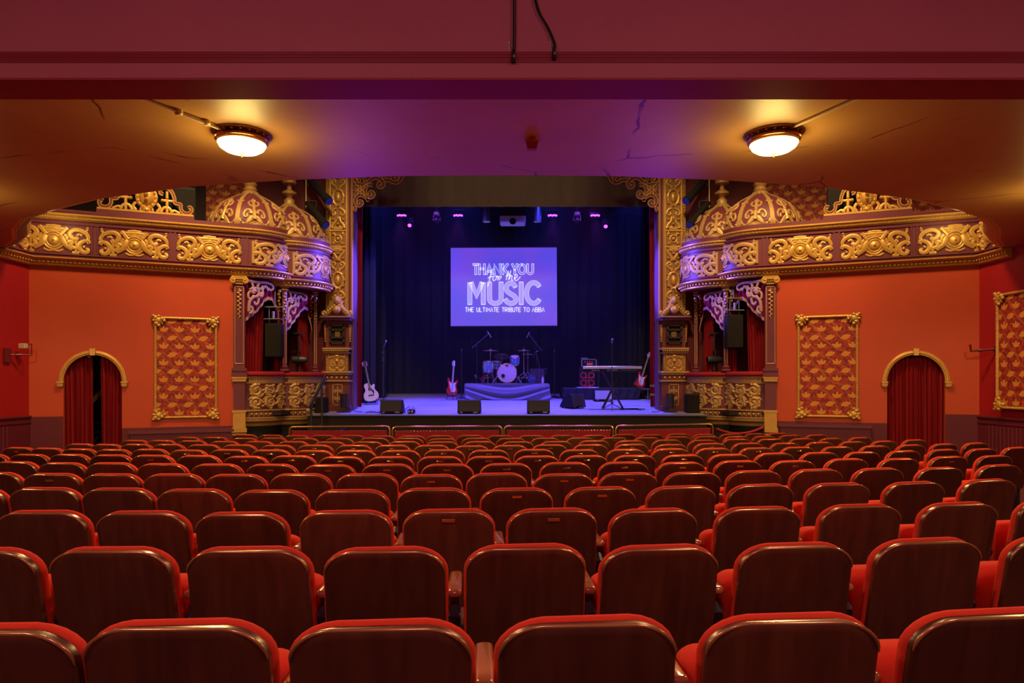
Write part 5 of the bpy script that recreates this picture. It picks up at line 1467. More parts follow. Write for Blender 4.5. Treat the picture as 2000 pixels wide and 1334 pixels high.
def tripod(T, x, d, z, m, r=.28, h=.12, n=3, a0=.4):
    for k in range(n):
        a = a0 + 2 * pi * k / n
        MB().tube([(x, d, z + h), (x + r * cos(a), d + r * sin(a), z + .012)], .010, 6).build('leg', m, T)
def round_stand(name, px, pyt, pyb, label, mic=0, d=None):
    d = d or DS(pyb); x = PX(px, d); z = stage_z(d)
    zt_ = PZ(pyt, d)
    T = thing(name, (x, d, z), label, 'microphone stand', 'microphone stands')
    MB().lathe([(.0, 0), (.13, 0), (.13, .012), (.03, .03), (.0, .03)], (x, d, z), 20).build('stand_base', M_IRON, T)
    MB().tube([(x, d, z + .02), (x, d, zt_ - .08)], .015, 8).tube([(x, d, z + .75), (x, d, z + .83)], .018, 8).build('pole', M_IRON, T)
    if mic:
        a = Vector((x, d, zt_ - .10)); q = Vector((mic * .5, -.25, .8)).normalized()
        MB().tube([a, a + q * .05, a + q * .17], [.012, .012, .018], 10).build('microphone_body', M_STEEL, T)
        MB().ball(a + q * .19, .030, 10, 7).build('microphone_grille', M_CHROME, T)
    else:
        MB().tube([(x - .02, d, zt_), (x - .008, d, zt_ - .06), (x + .008, d, zt_ - .06), (x + .02, d, zt_)], .008, 6).ball((x, d, zt_ - .07), .018, 8, 5).build('microphone_clip', M_STEEL, T)
    return T
T = round_stand('mic_stand', 749, 671, 782, 'tall microphone stand with tilted microphone beside the acoustic guitar', .8)
mb = MB(); d = DS(782); x = PX(749, d)
mb.tube([(x - .05, d, PZ(688, d)), (x, d, PZ(690, d)), (x + .05, d, PZ(687, d))], .012, 6).box((x - .01, d, PZ(702, d)), (.07, .05, .14), bev=.015); mb.build('clip_holder', M_IRON, T)
round_stand('mic_stand', 901.5, 681, 778, 'bare straight microphone stand between the red guitar and the drum riser')
round_stand('mic_stand', 1083, 682, 772, 'bare straight microphone stand just right of the drum riser', 0, 20.8)
def boom(name, base, top, b0, b1, m0, m1, d, label):
    xb = PX(base[0], d); xt, z_t = PX(top[0], d), PZ(top[1], d)
    T = thing(name, (xb, d, zt), label, 'microphone stand', 'boom stands')
    MB().tube([(xb, d, zt + .1), ((xb * .4 + xt * .6), d, zt + .75), (xt, d, z_t)], .014, 8).ball((xt, d, z_t), .03, 8, 6).tube([(xb * .5 + xt * .5, d, zt + .55), (xb * .45 + xt * .55, d, zt + .66)], .024, 8).build('pole', M_IRON, T)
    tripod(T, xb, d, zt, M_IRON, .26, .22)
    A, B = P(b0[0], b0[1], d), P(b1[0], b1[1], d - .25)
    MB().tube([A, B], .009, 6).tube([A, A + (B - A) * .12], .018, 8).build('boom_arm', M_STEEL, T)
    C, D_ = P(m0[0], m0[1], d - .25), P(m1[0], m1[1], d - .25)
    MB().tube([C, C + (D_ - C) * .15, C + (D_ - C) * .2, D_], [.012, .012, .016, .016], 8).build('microphone', M_CHROME, T)
    MB().tube([C, C + Vector((-.02 if m1[0] > m0[0] else .02, 0, .02)), B + Vector((0, 0, .05)), (A + B) / 2 + Vector((0, 0, -.03)), A + Vector((0, 0, -.02)), (xt + .02, d, z_t - .1)], .005, 5).build('microphone_cable', M_BLACK, T)
boom('overhead_mic_stand', (932.5, 747), (930.8, 676), (922.5, 679), (953.5, 652.5), (951.5, 647), (959.3, 659.5), 20.3, 'boom microphone stand reaching over the left of the drum kit')
boom('overhead_mic_stand', (1048.5, 747), (1047, 672.5), (1058, 685), (1033.5, 653), (1034.5, 648), (1028.8, 660.5), 20.9, 'boom microphone stand reaching over the right of the drum kit')
tag(MB().tube([P(1041.5, 699, 20.0), P(1046.5, 687, 20.0), P(1053.5, 715.5, 20.0), (PX(1053.5, 20.0) + .02, 20.0, zt + .01)], .009, 6).tube([P(1046.5, 687, 20.0), P(1052, 685, 20.0)], .008, 6).build('short_boom_stand', M_STEEL), 'short chrome microphone arm over the hi-hat side of the kit', 'microphone arm')
d = 19.75
T = thing('floor_microphone', (PX(931, d), d, zt), 'small microphone on short stand at the left end of the riser', 'microphone')
MB().lathe([(0, 0), (.07, 0), (.07, .012), (.0, .02)], (PX(931, d), d, zt), 14).tube([(PX(931, d), d, zt), (PX(930, d), d, zt + .16)], .01, 6).build('stand_base', M_IRON, T)
MB().tube([(PX(930, d), d, zt + .16), (PX(928, d), d, zt + .25)], .022, 8).build('microphone_body', M_STEEL, T)
tag(MB().tube([P(937.5, 741, 20.05), P(950, 731.5, 20.0)], .012, 6).tube([P(939, 744, 20.0), P(952, 737, 20.0)], .008, 6).build('red_drum_rod', mat('red_enamel', (.6, .03, .03), .4)), 'thin red rods lying under the pale blue floor tom', 'rod')

# guitars: built flat in x-z, thickness in y
def mirror_pts(h): return h + [(-x, z) for x, z in h[::-1]]
def plate(mb, pts, y0, y1, bev=.0): 
    mb.prism(pts, lambda u, v, dd: Vector((u, dd, v)), y0, y1)
def guitar(name, loc, rz, tilt, kind, label, sc=1.0):
    T = bpy.data.objects.new(name, None); COL.objects.link(T)
    T.location = loc; T.rotation_euler = (-.14, tilt, rz); T.scale = (sc, sc, sc); T.empty_display_size = .1
    tag(T, label, 'guitar', 'guitars on stands')
    if kind == 'acoustic':
        half = cr([(0, .0), (.10, .005), (.17, .05), (.20, .13), (.185, .21), (.135, .28), (.125, .33), (.14, .39), (.135, .445), (.09, .48), (.03, .485), (.0, .485)], 4)
        full = cr([(0, .0), (.10, .005), (.17, .05), (.20, .13), (.185, .21), (.135, .28), (.125, .33), (.14, .38), (.142, .42), (.11, .44), (.06, .40), (.035, .44), (.02, .485), (0, .485), (-.03, .485), (-.09, .48), (-.135, .445), (-.14, .39), (-.125, .33), (-.135, .28), (-.185, .21), (-.20, .13), (-.17, .05), (-.10, .005)], 4)
        mb = MB(); plate(mb, full[::-1], .0, .10); mb.build('body_sides', M_MAHOG, T, local=True)
        mb = MB(); plate(mb, [(x * .985, z * .985 + .004) for x, z in full[::-1]], -.006, .004); mb.build('soundboard', M_SPRUCE, T, local=True, smooth=False)
        MB().lathe([(0, -.009), (.048, -.009), (.048, -.005)], (0, 0, .315), 22, axis='Y').build('sound_hole', M_BLACK, T, local=True)
        mb = MB(); plate(mb, cr([(.03, .28), (.06, .30), (.085, .27), (.09, .20), (.07, .18), (.055, .22), (.03, .28)], 3), -.011, -.006); mb.build('pickguard', M_BLACK, T, local=True, smooth=False)
        MB().box((0, -.012, .155), (.15, .014, .028), bev=.005).build('bridge', M_BLACK, T, local=True)
        zn0, zn1, nm = .44, .92, M_NECK
        mb = MB(); mb.box((0, -.005, (zn0 + zn1) / 2), (.05, .03, zn1 - zn0), bev=.008); mb.build('neck', M_MAHOG, T, local=True)
        MB().box((0, -.022, .64), (.048, .006, .56)).build('fretboard', mat('rosewood', (.10, .06, .05), .4), T, local=True, smooth=False)
        mb = MB(); plate(mb, [(-.03, .91), (.03, .91), (.038, 1.07), (.0, 1.08), (-.038, 1.07)], .0, .018); mb.build('headstock', M_MAHOG, T, local=True, smooth=False)
        mb = MB()
        for k in range(3):
            for s in (-1, 1): mb.tube([(s * .03, .01, .95 + .04 * k), (s * .065, .01, .955 + .04 * k)], [.006, .012], 6)
        mb.build('tuning_pegs', M_CHROME, T, local=True)
        mb = MB()
        for k in range(6): mb.tube([(-.02 + .008 * k, -.026, .16), (-.016 + .0064 * k, -.028, .92)], .0012, 3)
        mb.build('strings', M_CHROME, T, local=True)
    else:
        full = cr([(0, .0), (.09, .005), (.145, .05), (.155, .12), (.125, .20), (.115, .25), (.135, .33), (.15, .40), (.135, .425), (.10, .40), (.065, .35), (.03, .335), (-.03, .34), (-.06, .37), (-.085, .43), (-.115, .47), (-.145, .45), (-.15, .40), (-.13, .32), (-.115, .25), (-.13, .18), (-.16, .10), (-.14, .03), (-.07, .0)], 4)
        mb = MB(); plate(mb, full[::-1], .0, .042); mb.build('body', M_GUITRED, T, local=True)
        pg = cr([(.02, .06), (.08, .07), (.10, .14), (.085, .21), (.08, .27), (.10, .35), (.06, .33), (.02, .31), (-.03, .31), (-.07, .34), (-.10, .38), (-.09, .30), (-.075, .24), (-.06, .18), (-.03, .11), (.0, .08)], 3)
        mb = MB(); plate(mb, pg[::-1], -.004, .002); mb.build('pickguard', mat('white_pickguard', (.75, .72, .70), .3), T, local=True, smooth=False)
        mb = MB()
        for z, r in ((.27, .0), (.21, .05), (.15, .2)): mb.box((0, -.008, z), (.075, .012, .016), 0, 0, r)
        mb.build('pickups', mat('cream_plastic', (.62, .60, .55), .4), T, local=True, smooth=False)
        MB().box((0, -.010, .085), (.075, .016, .04), bev=.004).build('bridge', M_CHROME, T, local=True)
        nl = .98 if kind == 'electric' else 1.12
        MB().box((0, -.003, (.30 + nl - .16) / 2), (.048, .026, nl - .16 - .30), bev=.008).build('neck', M_PALENECK if kind == 'electric' else M_NECK, T, local=True)
        mb = MB()
        for k in range(12): mb.box((0, -.017, .36 + (nl - .54) * (1 - .92 ** k) / (1 - .92 ** 12)), (.046, .003, .004))
        mb.build('frets', M_CHROME, T, local=True, smooth=False)
        mb = MB(); plate(mb, cr([(-.024, nl - .17), (.026, nl - .17), (.04, nl - .14), (.035, nl - .08), (.03, nl - .03), (.01, nl), (-.02, nl - .01), (-.03, nl - .06), (-.028, nl - .13)], 3), .0, .016); mb.build('headstock', M_PALENECK, T, local=True, smooth=False)
        mb = MB()
        for k in range(6 if kind == 'electric' else 4): mb.tube([(-.025, .008, nl - .14 + .02 * k), (-.055, .008, nl - .138 + .02 * k)], [.005, .009], 6)
        mb.build('tuning_pegs', M_CHROME, T, local=True)
        mb = MB()
        for k in range(6 if kind == 'electric' else 4): mb.tube([(-.018 + .007 * k, -.02, .09), (-.014 + .0055 * k, -.02, nl - .16)], .0012, 3)
        mb.build('strings', M_CHROME, T, local=True)
    return T
def gstand(name, x, d, label, h=.55):
    z = stage_z(d)
    T = thing(name, (x, d, z), label, 'guitar stand', 'guitar stands')
    for a in (-.75, .75): MB().tube([(x, d + .12, z + h), (x + .22 * sin(a), d - .12, z + .015)], .011, 6).build('leg', M_IRON, T)
    MB().tube([(x, d + .12, z + h), (x, d + .36, z + .015)], .011, 6).build('leg', M_IRON, T)
    MB().tube([(x - .12, d - .10, z + .14), (x - .11, d + .0, z + .11), (x + .11, d + .0, z + .11), (x + .12, d - .10, z + .14)], .012, 6).tube([(x, d, z + .11), (x, d + .06, z + .3)], .012, 6).build('cradle', M_IRON, T)
d = 17.9; xg = PX(727.5, d)
guitar('acoustic_guitar', (xg, d - .02, stage_z(d) + .10), .42, -.17, 'acoustic', 'pale-topped acoustic guitar leaning on a stand beside the red house curtain')
gstand('guitar_stand', xg, d + .06, 'low black stand under the acoustic guitar', .4)
d = 19.45; xg = PX(882.5, d)
guitar('electric_guitar', (xg, d - .02, stage_z(d) + .17), .1, .07, 'electric', 'red electric guitar with white pickguard on a stand left of the drum riser')
gstand('guitar_stand', xg, d + .06, 'black tripod stand under the red electric guitar left of the drums', .6)

# side riser, amplifier, bass
DP = 19.6; xl2, xr2 = PX(1101, DP), PX(1270, DP); zp = PZ(758, DP); zpb = stage_z(DP)
T = thing('side_riser', ((xl2 + xr2) / 2, DP, zpb), 'low black platform with draped cloth front at the right of the stage', 'platform')
MB().box(((xl2 + xr2) / 2, DP + .65, zp - .025), (xr2 - xl2, 1.3, .05), bev=.008).build('deck', M_STEEL, T)
for x in (xl2 + .05, xr2 - .05, (xl2 + xr2) / 2):
    for y in (DP + .08, DP + 1.2): MB().tube([(x, y, stage_z(y)), (x, y, zp - .03)], .022, 8).build('leg', M_STEEL, T)
f = plane2((xl2, DP - .015), (xr2 - .25, DP - .015))
def sf(u, z, o): return f(u, z, o)
mb = MB(); drape(mb, sf, (0, 1), (0, .96), zpb + .02, zp - .005, 9, .02, 5); mb.build('front_skirt', M_BLKFAB, T)
MB().box((xl2 - .02, DP + .6, (zp + zpb) / 2 + .03), (.02, 1.2, zp - zpb - .08)).build('side_panel', M_BLACK, T, smooth=False)
d = 19.9; x0, x1 = PX(1130.5, d), PX(1164, d); z1 = PZ(717, d); xm = (x0 + x1) / 2
T = thing('bass_cabinet', (xm, d, zp), 'black bass speaker cabinet with four red-ringed cones on the side platform', 'speaker cabinet')
MB().box((xm, d + .2, (zp + z1) / 2), (x1 - x0, .4, z1 - zp - .01), bev=.015).build('cabinet', M_BLACK, T)
hc = z1 - zp
red = mat('red_speaker_ring', (.50, .02, .04), .4)
for ix, iz, r in ((-.115, .37, .095), (.115, .37, .095), (-.115, .15, .095), (.115, .15, .095), (0, .26, .055)):
    T2 = MB().lathe([(r * .62, -.008), (r, -.012), (r * 1.0, .005), (r * .62, .005), (r * .62, -.008)], (xm + ix, d, zp + iz), 24, axis='Y').build('cone_ring', red, T)
    MB().lathe([(0, -.012), (r * .25, -.006), (r * .62, .0)], (xm + ix, d - .002, zp + iz), 20, axis='Y').build('speaker_cone', M_GRILLE, T2)
MB().box((xm, d - .006, zp + .055), (.20, .012, .05), bev=.004).build('red_nameplate', red, T)
x0, x1 = PX(1136, d), PX(1164.5, d); xm = (x0 + x1) / 2; z2 = PZ(702, d)
T = thing('amplifier_head', (xm, d, z1), 'boxed bass amplifier head with pale edge on the red-ringed cabinet', 'amplifier')
MB().box((xm, d + .16, (z1 + z2) / 2), (x1 - x0, .32, z2 - z1), bev=.012).build('rack_case', M_BLACK, T)
mb = MB()
for a, b in (((x0, z1), (x1, z1)), ((x1, z1), (x1, z2)), ((x1, z2), (x0, z2)), ((x0, z2), (x0, z1))): mb.box(((a[0] + b[0]) / 2, d - .01, (a[1] + b[1]) / 2), (abs(a[0] - b[0]) + .03, .03, abs(a[1] - b[1]) + .03))
mb.build('metal_edge', M_STEEL, T, smooth=False)
MB().box((xm + .02, d - .012, z1 + .09), (.18, .012, .05)).build('red_display', mat('red_lit_panel', (.4, .02, .03), .4, emit=(1, .06, .08), es=.35), T, smooth=False)
mb = MB()
for k in range(4): mb.lathe([(.014, -.03), (.014, 0), (0, 0)], (xm - .12 + .07 * k, d - .008, z1 + .155), 10, axis='Y')
mb.build('knob', M_CHROME, T)
tag(MB().box((PX(1142, d), d + .15, z2 + .03), (.20, .14, .045), .2, bev=.01).build('effects_box', mat('blue_grey_box', (.2, .22, .4), .5)), 'small blue box lying on top of the bass amplifier', 'box')
tag(MB().box((PX(1169.5, d), d + .2, z1 - .12), (.10, .2, .44), bev=.01).build('small_amplifier', M_BLACK), 'narrow black unit standing beside the bass speaker cabinet', 'amplifier').location.z = zp
d = 19.75; xg = PX(1248, d)
guitar('bass_guitar', (xg, d + .02, zp + .03), -.5, .27, 'bass', 'red bass guitar leaning at the right end of the side platform', .95)
gstand('guitar_stand', xg - .02, d + .15, 'low stand behind the red bass guitar', .3).__class__
bpy.data.objects['guitar_stand.002'].location.z = zp
# cable heaps
def cable(name, base, spread, n, label, m=M_BLACK, seed=1, zf=stage_z, r=.012):
    rnd = random.Random(seed); pts = []
    for k in range(n):
        pts.append((base[0] + rnd.uniform(-1, 1) * spread[0], base[1] + rnd.uniform(-1, 1) * spread[1]))
    pts = cr(pts, 5)
    tag(MB().tube([(x, y, zf(y) + r + .012 * abs(sin(i * .7))) for i, (x, y) in enumerate(pts)], r, 5).build(name, m), label, 'cable', 'stage cables')
cable('cable_coil', (PX(1088, 19.9), 20.3), (.16, .3), 12, 'tangle of black cable on stage between the stand and the side platform', seed=3)
cable('cable_coil', (PX(1236, 16.4), 16.5), (.30, .25), 12, 'loops of thin black cable at the feet of the keyboard stand', seed=5, r=.007)
cable('cable_coil', (PX(735, 15.75), 15.72), (.25, .18), 10, 'loose blue-lit cable on the stage beside the left wedge monitor', M_STEEL, 8, r=.008)
cable('cable_coil', (PX(1150, 19.7), 19.78), (.35, .12), 10, 'pale cable along the front edge of the side platform', M_STEEL, 9, lambda y: zp, .008)
T = thing('plug_box', (PX(803, 15.5), 15.5, stage_z(15.5)), 'small plug box with looped cables beside the left wedge monitor', 'plug box')
MB().box((PX(803, 15.5), 15.5, stage_z(15.5) + .05), (.16, .12, .10), .2, bev=.015).build('box_body', M_BLACK, T)
x = PX(803, 15.5); z = stage_z(15.5)
MB().tube([(x - .02, 15.5, z + .1), (x - .05, 15.5, z + .17), (x - .12, 15.5, z + .11), (x - .14, 15.5, z + .01)], .007, 5).tube([(x + .02, 15.5, z + .1), (x + .04, 15.5, z + .16), (x + .08, 15.5, z + .1), (x + .1, 15.5, z + .01)], .007, 5).build('loop_cable', M_BLACK, T)
mb = MB()
for k in range(2): mb.box((x - .04 + .07 * k, 15.435, z + .05), (.035, .02, .05), bev=.006)
mb.build('plug', M_CREAM, T)

# keyboard on X stand
d = 16.6; x0, x1 = PX(1138, d), PX(1254, d); xm = (x0 + x1) / 2; z0, z1 = PZ(726, d), PZ(715, d)
T = thing('keyboard', (xm, d, z0), 'long stage keyboard seen from behind on a crossed stand', 'keyboard')
MB().box((xm, d + .15, (z0 + z1) / 2), (x1 - x0, .30, z1 - z0), bev=.012).build('case', M_BLACK, T)
MB().box((xm, d - .006, z1 - .036), (x1 - x0 - .01, .014, .062), bev=.004).build('metal_back_strip', mat('brushed_aluminium', (.62, .64, .68), .3, .6), T)
mb = MB()
for k in range(14): mb.box((x0 + .15 + .085 * k, d + .22, z1 + .003), (.07, .12, .01))
mb.build('keys', M_WHITE, T, smooth=False)
def text(body, cx_, cy_, cz_, h, m, parent, name, shear=0.0):
    c = bpy.data.curves.new(name, 'FONT'); c.body = body; c.size = h; c.align_x = 'CENTER'; c.align_y = 'CENTER'; c.shear = shear; c.extrude = .0015
    o = bpy.data.objects.new(name + '_src', c); COL.objects.link(o)
    bpy.context.view_layer.update()
    me = bpy.data.meshes.new_from_object(o.evaluated_get(bpy.context.evaluated_depsgraph_get()))
    bpy.data.objects.remove(o, do_unlink=True)
    me.materials.clear(); me.materials.append(m)
    b = worg(parent)
    for v in me.vertices:
        x, y = v.co.x, v.co.y
        v.co = (x + cx_ - b.x, cy_ - v.co.z - b.y, y + cz_ - b.z)
    q = bpy.data.objects.new(name, me); COL.objects.link(q); q.parent = parent
    return q
mt = mat('worn_white_print', (.42, .40, .40), .5)
text('Roland', PX(1163, d), d - .003, z0 + .034, .068, mt, T, 'maker_lettering')
text('RD-700GX', PX(1196, d), d - .003, z0 + .034, .058, mt, T, 'model_lettering', .2)
mb = MB()
for k in range(9): mb.box((PX(1214 + 3.4 * k, d), d - .004, z0 + .036), (.022, .01, .012))
mb.build('connector_sockets', M_STEEL, T, smooth=False)
T = thing('keyboard_stand', (xm, d + .15, stage_z(d)), 'crossed dark tube stand under the stage keyboard', 'keyboard stand')
for k, (ya, a, b) in enumerate(((d + .06, (1179, 727), (1217, 799)), (d + .09, (1213, 727), (1178.5, 799)))):
    p, q_ = P(a[0], a[1], ya), P(b[0], b[1], ya); q_.z = stage_z(ya) + .02
    MB().tube([p, q_], .017, 6).tube([p + Vector((0, .18, 0)), q_ + Vector((0, .18, .01))], .017, 6).tube([p + Vector((0, -.04, 0)), p + Vector((0, .24, 0))], .016, 6).tube([q_ + Vector((0, -.06, 0)), q_ + Vector((0, .26, .01))], .016, 6).build('cross_leg', mat('brown_black_tube', (.05, .03, .028), .4, .4), T)
MB().tube([P(1197, 762, d + .03), P(1197, 762, d + .3)], .05, 8).build('pivot', M_IRON, T)
d = 16.25; x = PX(1195.5, d); z = stage_z(d)
T = thing('vocal_mic_stand', (x, d, z), 'tripod microphone stand with microphone in front of the keyboard', 'microphone stand')
MB().tube([(x, d, z + .05), (x, d, PZ(668, d))], .012, 8).tube([(x, d, z + .8), (x, d, z + .9)], .02, 8).ball((x, d, z + .19), .035, 8, 5).build('pole', M_IRON, T)
MB().tube([(x, d, PZ(671, d)), (x, d - .03, PZ(664.5, d))], [.018, .028], 10).ball((x, d - .035, PZ(664, d)), .032, 10, 6).build('microphone', M_STEEL, T)
tripod(T, x, d, z, M_IRON, .30, .17, 3, .35)

# parcans on the stage floor beside the pilasters
for i, px in enumerate((672, 1309)):
    d = 15.85; x = PX(px, d); z = stage_z(d)
    T = thing('floor_parcan', (x, d, z), 'black floor-standing parcan lamp at the foot of the %s proscenium pilaster' % ('left', 'right')[i], 'stage lamp', 'floor parcans')
    s = 1 if i == 0 else -1
    MB().lathe([(.0, .10), (.07, .10), (.085, .14), (.09, .40), (.10, .41), (.10, .43), (.088, .43)], (x, d, z), 18).build('lamp_can', mat('olive_black_metal', (.05, .045, .02), .4, .4), T)
    MB().lathe([(.0, .415), (.085, .42)], (x, d, z), 18).build('lens', mat('dim_violet_lens', (.1, .05, .3), .2, emit=(.3, .06, 1), es=2.0), T)
    MB().tube([(x - .115, d, z + .25), (x - .115, d, z + .03), (x + .115, d, z + .03), (x + .115, d, z + .25)], .012, 6).box((x, d, z + .012), (.30, .20, .022)).build('yoke', M_IRON, T)
    MB().tube([(x + s * .05, d + .02, z + .11), (x + s * .16, d + .05, z + .05), (x + s * .3, d + .02, z + .012), (x + s * .45, d - .1, z + .012)], .008, 5).build('lamp_cable', M_BLACK, T)
    lamp('parcan_beam', 'SPOT', (x, d, z + .5), 380, (.27, .02, 1.0), (.1 + s * .9, 6.4, HC), .08, 36, 1.0)
# boxes on the apron ends
for px0, px1, py0, py1, lab in ((615, 636, 776, 809, 'black subwoofer box on the left end of the apron behind the handrail'), (1342, 1367, 770, 803, 'black box speaker on the right end of the apron')):
    d = 15.6; x0, x1 = PX(px0, d), PX(px1, d); z = stage_z(d); h = PZ(py0, d) - z; xm = (x0 + x1) / 2
    T = thing('apron_speaker', (xm, d, z), lab, 'loudspeaker', 'apron speakers')
    MB().box((xm, d + .13, z + h / 2), (x1 - x0, .28, h), bev=.015).build('cabinet', M_BLACK, T)
    MB().box((xm, d - .012, z + h / 2), (x1 - x0 - .03, .014, h - .04), bev=.005).build('grille', M_GRILLE, T)
# handrail of the stage steps
d = 14.9
T = thing('step_handrail', (PX(618, d), d, floor_z(d)), 'sloping black handrail on two posts at the left end of the stage', 'handrail')
a, b = P(636, 736, d + .25), P(601, 804, d - .25)
MB().tube([a + Vector((0, 0, .02)), b + Vector((0, 0, .02))], .035, 8).build('top_rail', mat('blue_black_metal', (.03, .035, .05), .3, .4), T)
MB().tube([b + (a - b) * -.02 + Vector((0, 0, .015)), b + (a - b) * .05 + Vector((0, 0, .015))], .04, 8).build('end_cap', M_CREAM, T)
for px, t in ((609, .2), (628, .78)):
    p = b + (a - b) * t
    MB().tube([(p.x, p.y, floor_z(p.y)), (p.x, p.y, p.z)], .024, 8).build('post', M_IRON, T)
MB().tube([(PX(609, d), d - .15, .38), (PX(628, d), d + .14, .5)], .015, 6).build('lower_bar', M_IRON, T)
T = thing('stage_steps', (PX(660, 14.9), 14.9, floor_z(14.9)), 'dark stage steps below the sloping handrail', 'steps')
for k in range(3): MB().box((PX(668, 14.75) , 15.08 - .2 * k, floor_z(15) + .84 - .26 * k - .13), (1.0, .2, .04)).build('tread', M_APRON, T, smooth=False)
MB().box((PX(668, 14.75), 14.9, .0), (.06, .6, .8), 0, 0, 0).build('stringer', M_APRON, T, smooth=False)

# pit rail in four lengths
for i, (pa, pb, pya, pyb) in enumerate(((566, 761, 834, 833), (767, 980, 834, 833), (985, 1197, 833, 832), (1203, 1392, 832, 828.5))):
    d = 13.2 ; x0, x1 = PX(pa, d), PX(pb, d); z1, z2 = PZ(pya, d), PZ(pyb, d); zf = floor_z(d)
    T = thing('pit_rail', ((x0 + x1) / 2, d, zf), '%s section from the left of the crimson pit rail with brass tube' % ('first', 'second', 'third', 'fourth')[i], 'pit rail', 'pit rail sections')
    r = .06
    pts = [(x0, d, zf), (x0, d, z1 - r), (x0 + r * .3, d, z1 - r * .3), (x0 + r, d, z1)]
    pts += [(x0 + (x1 - x0) * t, d, z1 + (z2 - z1) * t) for t in (.25, .5, .75)]
    pts += [(x1 - r, d, z2), (x1 - r * .3, d, z2 - r * .3), (x1, d, z2 - r), (x1, d, zf)]
    MB().tube(pts, .022, 8).build('brass_tube', M_BRASS, T)
    mb = MB(); mb.loft([[(x0 + .05, d - .03, zf + .02), (x1 - .05, d - .03, zf + .02), (x1 - .05, d + .03, zf + .02), (x0 + .05, d + .03, zf + .02)], [(x0 + .05, d - .03, z1 - .07), (x1 - .05, d - .03, z2 - .07), (x1 - .05, d + .03, z2 - .07), (x0 + .05, d + .03, z1 - .07)]])
    mb.build('velvet_panel', M_RAIL, T, smooth=False)
    mb = MB()
    n = int((x1 - x0 - .1) / .06)
    for k in range(n + 1):
        t = k / n; mb.ball((x0 + .06 + (x1 - x0 - .12) * t, d - .035, z1 - .08 + (z2 - z1) * t), .012, 6, 4)
    mb.build('brass_studs', M_BRASS, T)
# rope barrier
d = 13.6
T = thing('rope_barrier', (PX(1445, d), d, floor_z(d)), 'sagging red rope between two short posts at the right end of the pit rail', 'rope barrier')
for px, py in ((1399, 836), (1491, 832)):
    MB().tube([(PX(px, d), d, floor_z(d)), (PX(px, d), d, PZ(py, d))], .022, 8).lathe([(0, 0), (.12, 0), (.12, .015), (.03, .03), (0, .03)], (PX(px, d), d, floor_z(d)), 16).build('post', mat('dark_maroon_metal', (.08, .012, .02), .35, .3), T)
MB().tube([P(1399 + 92 * t, 837 - 3 * t + 11 * 4 * t * (1 - t), d - .03) for t in [k / 14 for k in range(15)]], .022, 8).build('red_rope', mat('red_rope', (.50, .02, .04), .7), T)

# ------------------------------------------------------------------ lamps and fittings on the balcony ceiling
def ceiling_lamp(x, y, label):
    T = thing('ceiling_lamp', (x, y, HC), label, 'ceiling lamp', 'balcony ceiling lamps')
    mb = MB().lathe([(.0, 0), (.275, 0), (.275, -.014), (.262, -.022), (.235, -.026), (.21, -.05), (.0, -.05)], (x, y, HC), 40)
    for k in range(20):
        a = 2 * pi * k / 20; mb.ball((x + .245 * cos(a), y + .245 * sin(a), HC - .026), .014, 6, 4)
    mb.build('mounting_plate', M_BRONZE, T)
    MB().lathe([(.20, -.045), (.245, -.05), (.252, -.062), (.245, -.075), (.232, -.08), (.232, -.092), (.222, -.098), (.20, -.09)], (x, y, HC), 40).build('brass_rim', M_BRASS, T)
    MB().lathe([(.222, -.085), (.225, -.10), (.205, -.135), (.16, -.165), (.09, -.185), (.0, -.19)], (x, y, HC), 40).build('glass_bowl', M_BULB, T)
    MB().lathe([(.022, -.186), (.024, -.195), (.008, -.205), (.006, -.222), (0, -.226)], (x, y, HC), 12).build('finial', M_BRONZE, T)
    return T
LAMPS = [(-2.47, 6.62, 'lit opal bowl ceiling lamp at the left of the balcony ceiling'), (2.69, 6.62, 'lit opal bowl ceiling lamp at the right of the balcony ceiling')]
for x, y, lab in LAMPS:
    ceiling_lamp(x, y, lab)
    lamp('ceiling_lamp_glow', 'POINT', (x, y, HC - .30), 30, AMB, None, .16)
    lamp('ceiling_lamp_down', 'AREA', (x, y, HC - .25), 20, (1, .62, .26), (x, y, 0), .4)
    lamp('ceiling_lamp_spread', 'SPOT', (x, y, HC - .28), 300, (1, .62, .26), (x, y, 0), .18, 168, .25)
for x, y, lab in ((-6.9, 8.4, 'opal bowl ceiling lamp towards the left end of the balcony ceiling'), (6.9, 8.4, 'opal bowl ceiling lamp towards the right end of the balcony ceiling')):
    ceiling_lamp(x, y, lab)
    lamp('ceiling_lamp_glow', 'POINT', (x, y, HC - .31), 20, AMB, None, .15)
    lamp('ceiling_lamp_down', 'AREA', (x, y, HC - .25), 18, (1, .62, .26), (x, y, 0), .4)
    lamp('ceiling_lamp_spread', 'SPOT', (x, y, HC - .28), 210, (1, .62, .26), (x, y, 0), .18, 168, .25)
T = thing('lamp_conduit', (-2.8, 6.0, HC), 'painted conduit with two clips running back from the left ceiling lamp', 'conduit', 'lamp conduits')
MB().tube([(-2.58, 6.42, HC - .012), (-2.58, 6.42, HC - .03), (-2.93, 5.82, HC - .018), (-3.48, 5.04, HC - .018)], .015, 8).build('pipe', M_CREAM, T)
for x, y in ((-2.66, 6.28), (-2.80, 6.04)): MB().lathe([(.0, 0), (.035, 0), (.035, -.03), (.02, -.045), (0, -.045)], (x, y, HC), 12).build('clip', M_CREAM, T)
tag(MB().tube([(2.77, 6.42, HC - .015), (3.37, 5.04, HC - .018)], .015, 8).build('lamp_conduit', M_CREAM), 'straight painted conduit running back from the right ceiling lamp', 'conduit', 'lamp conduits')
x, y = PX(1039, 6.75), 6.75
T = thing('smoke_detector', (x, y, HC), 'small red-painted detector box on the balcony ceiling between the lamps', 'detector')
mr_ = mat('red_brown_paint', (.30, .035, .02), .5)
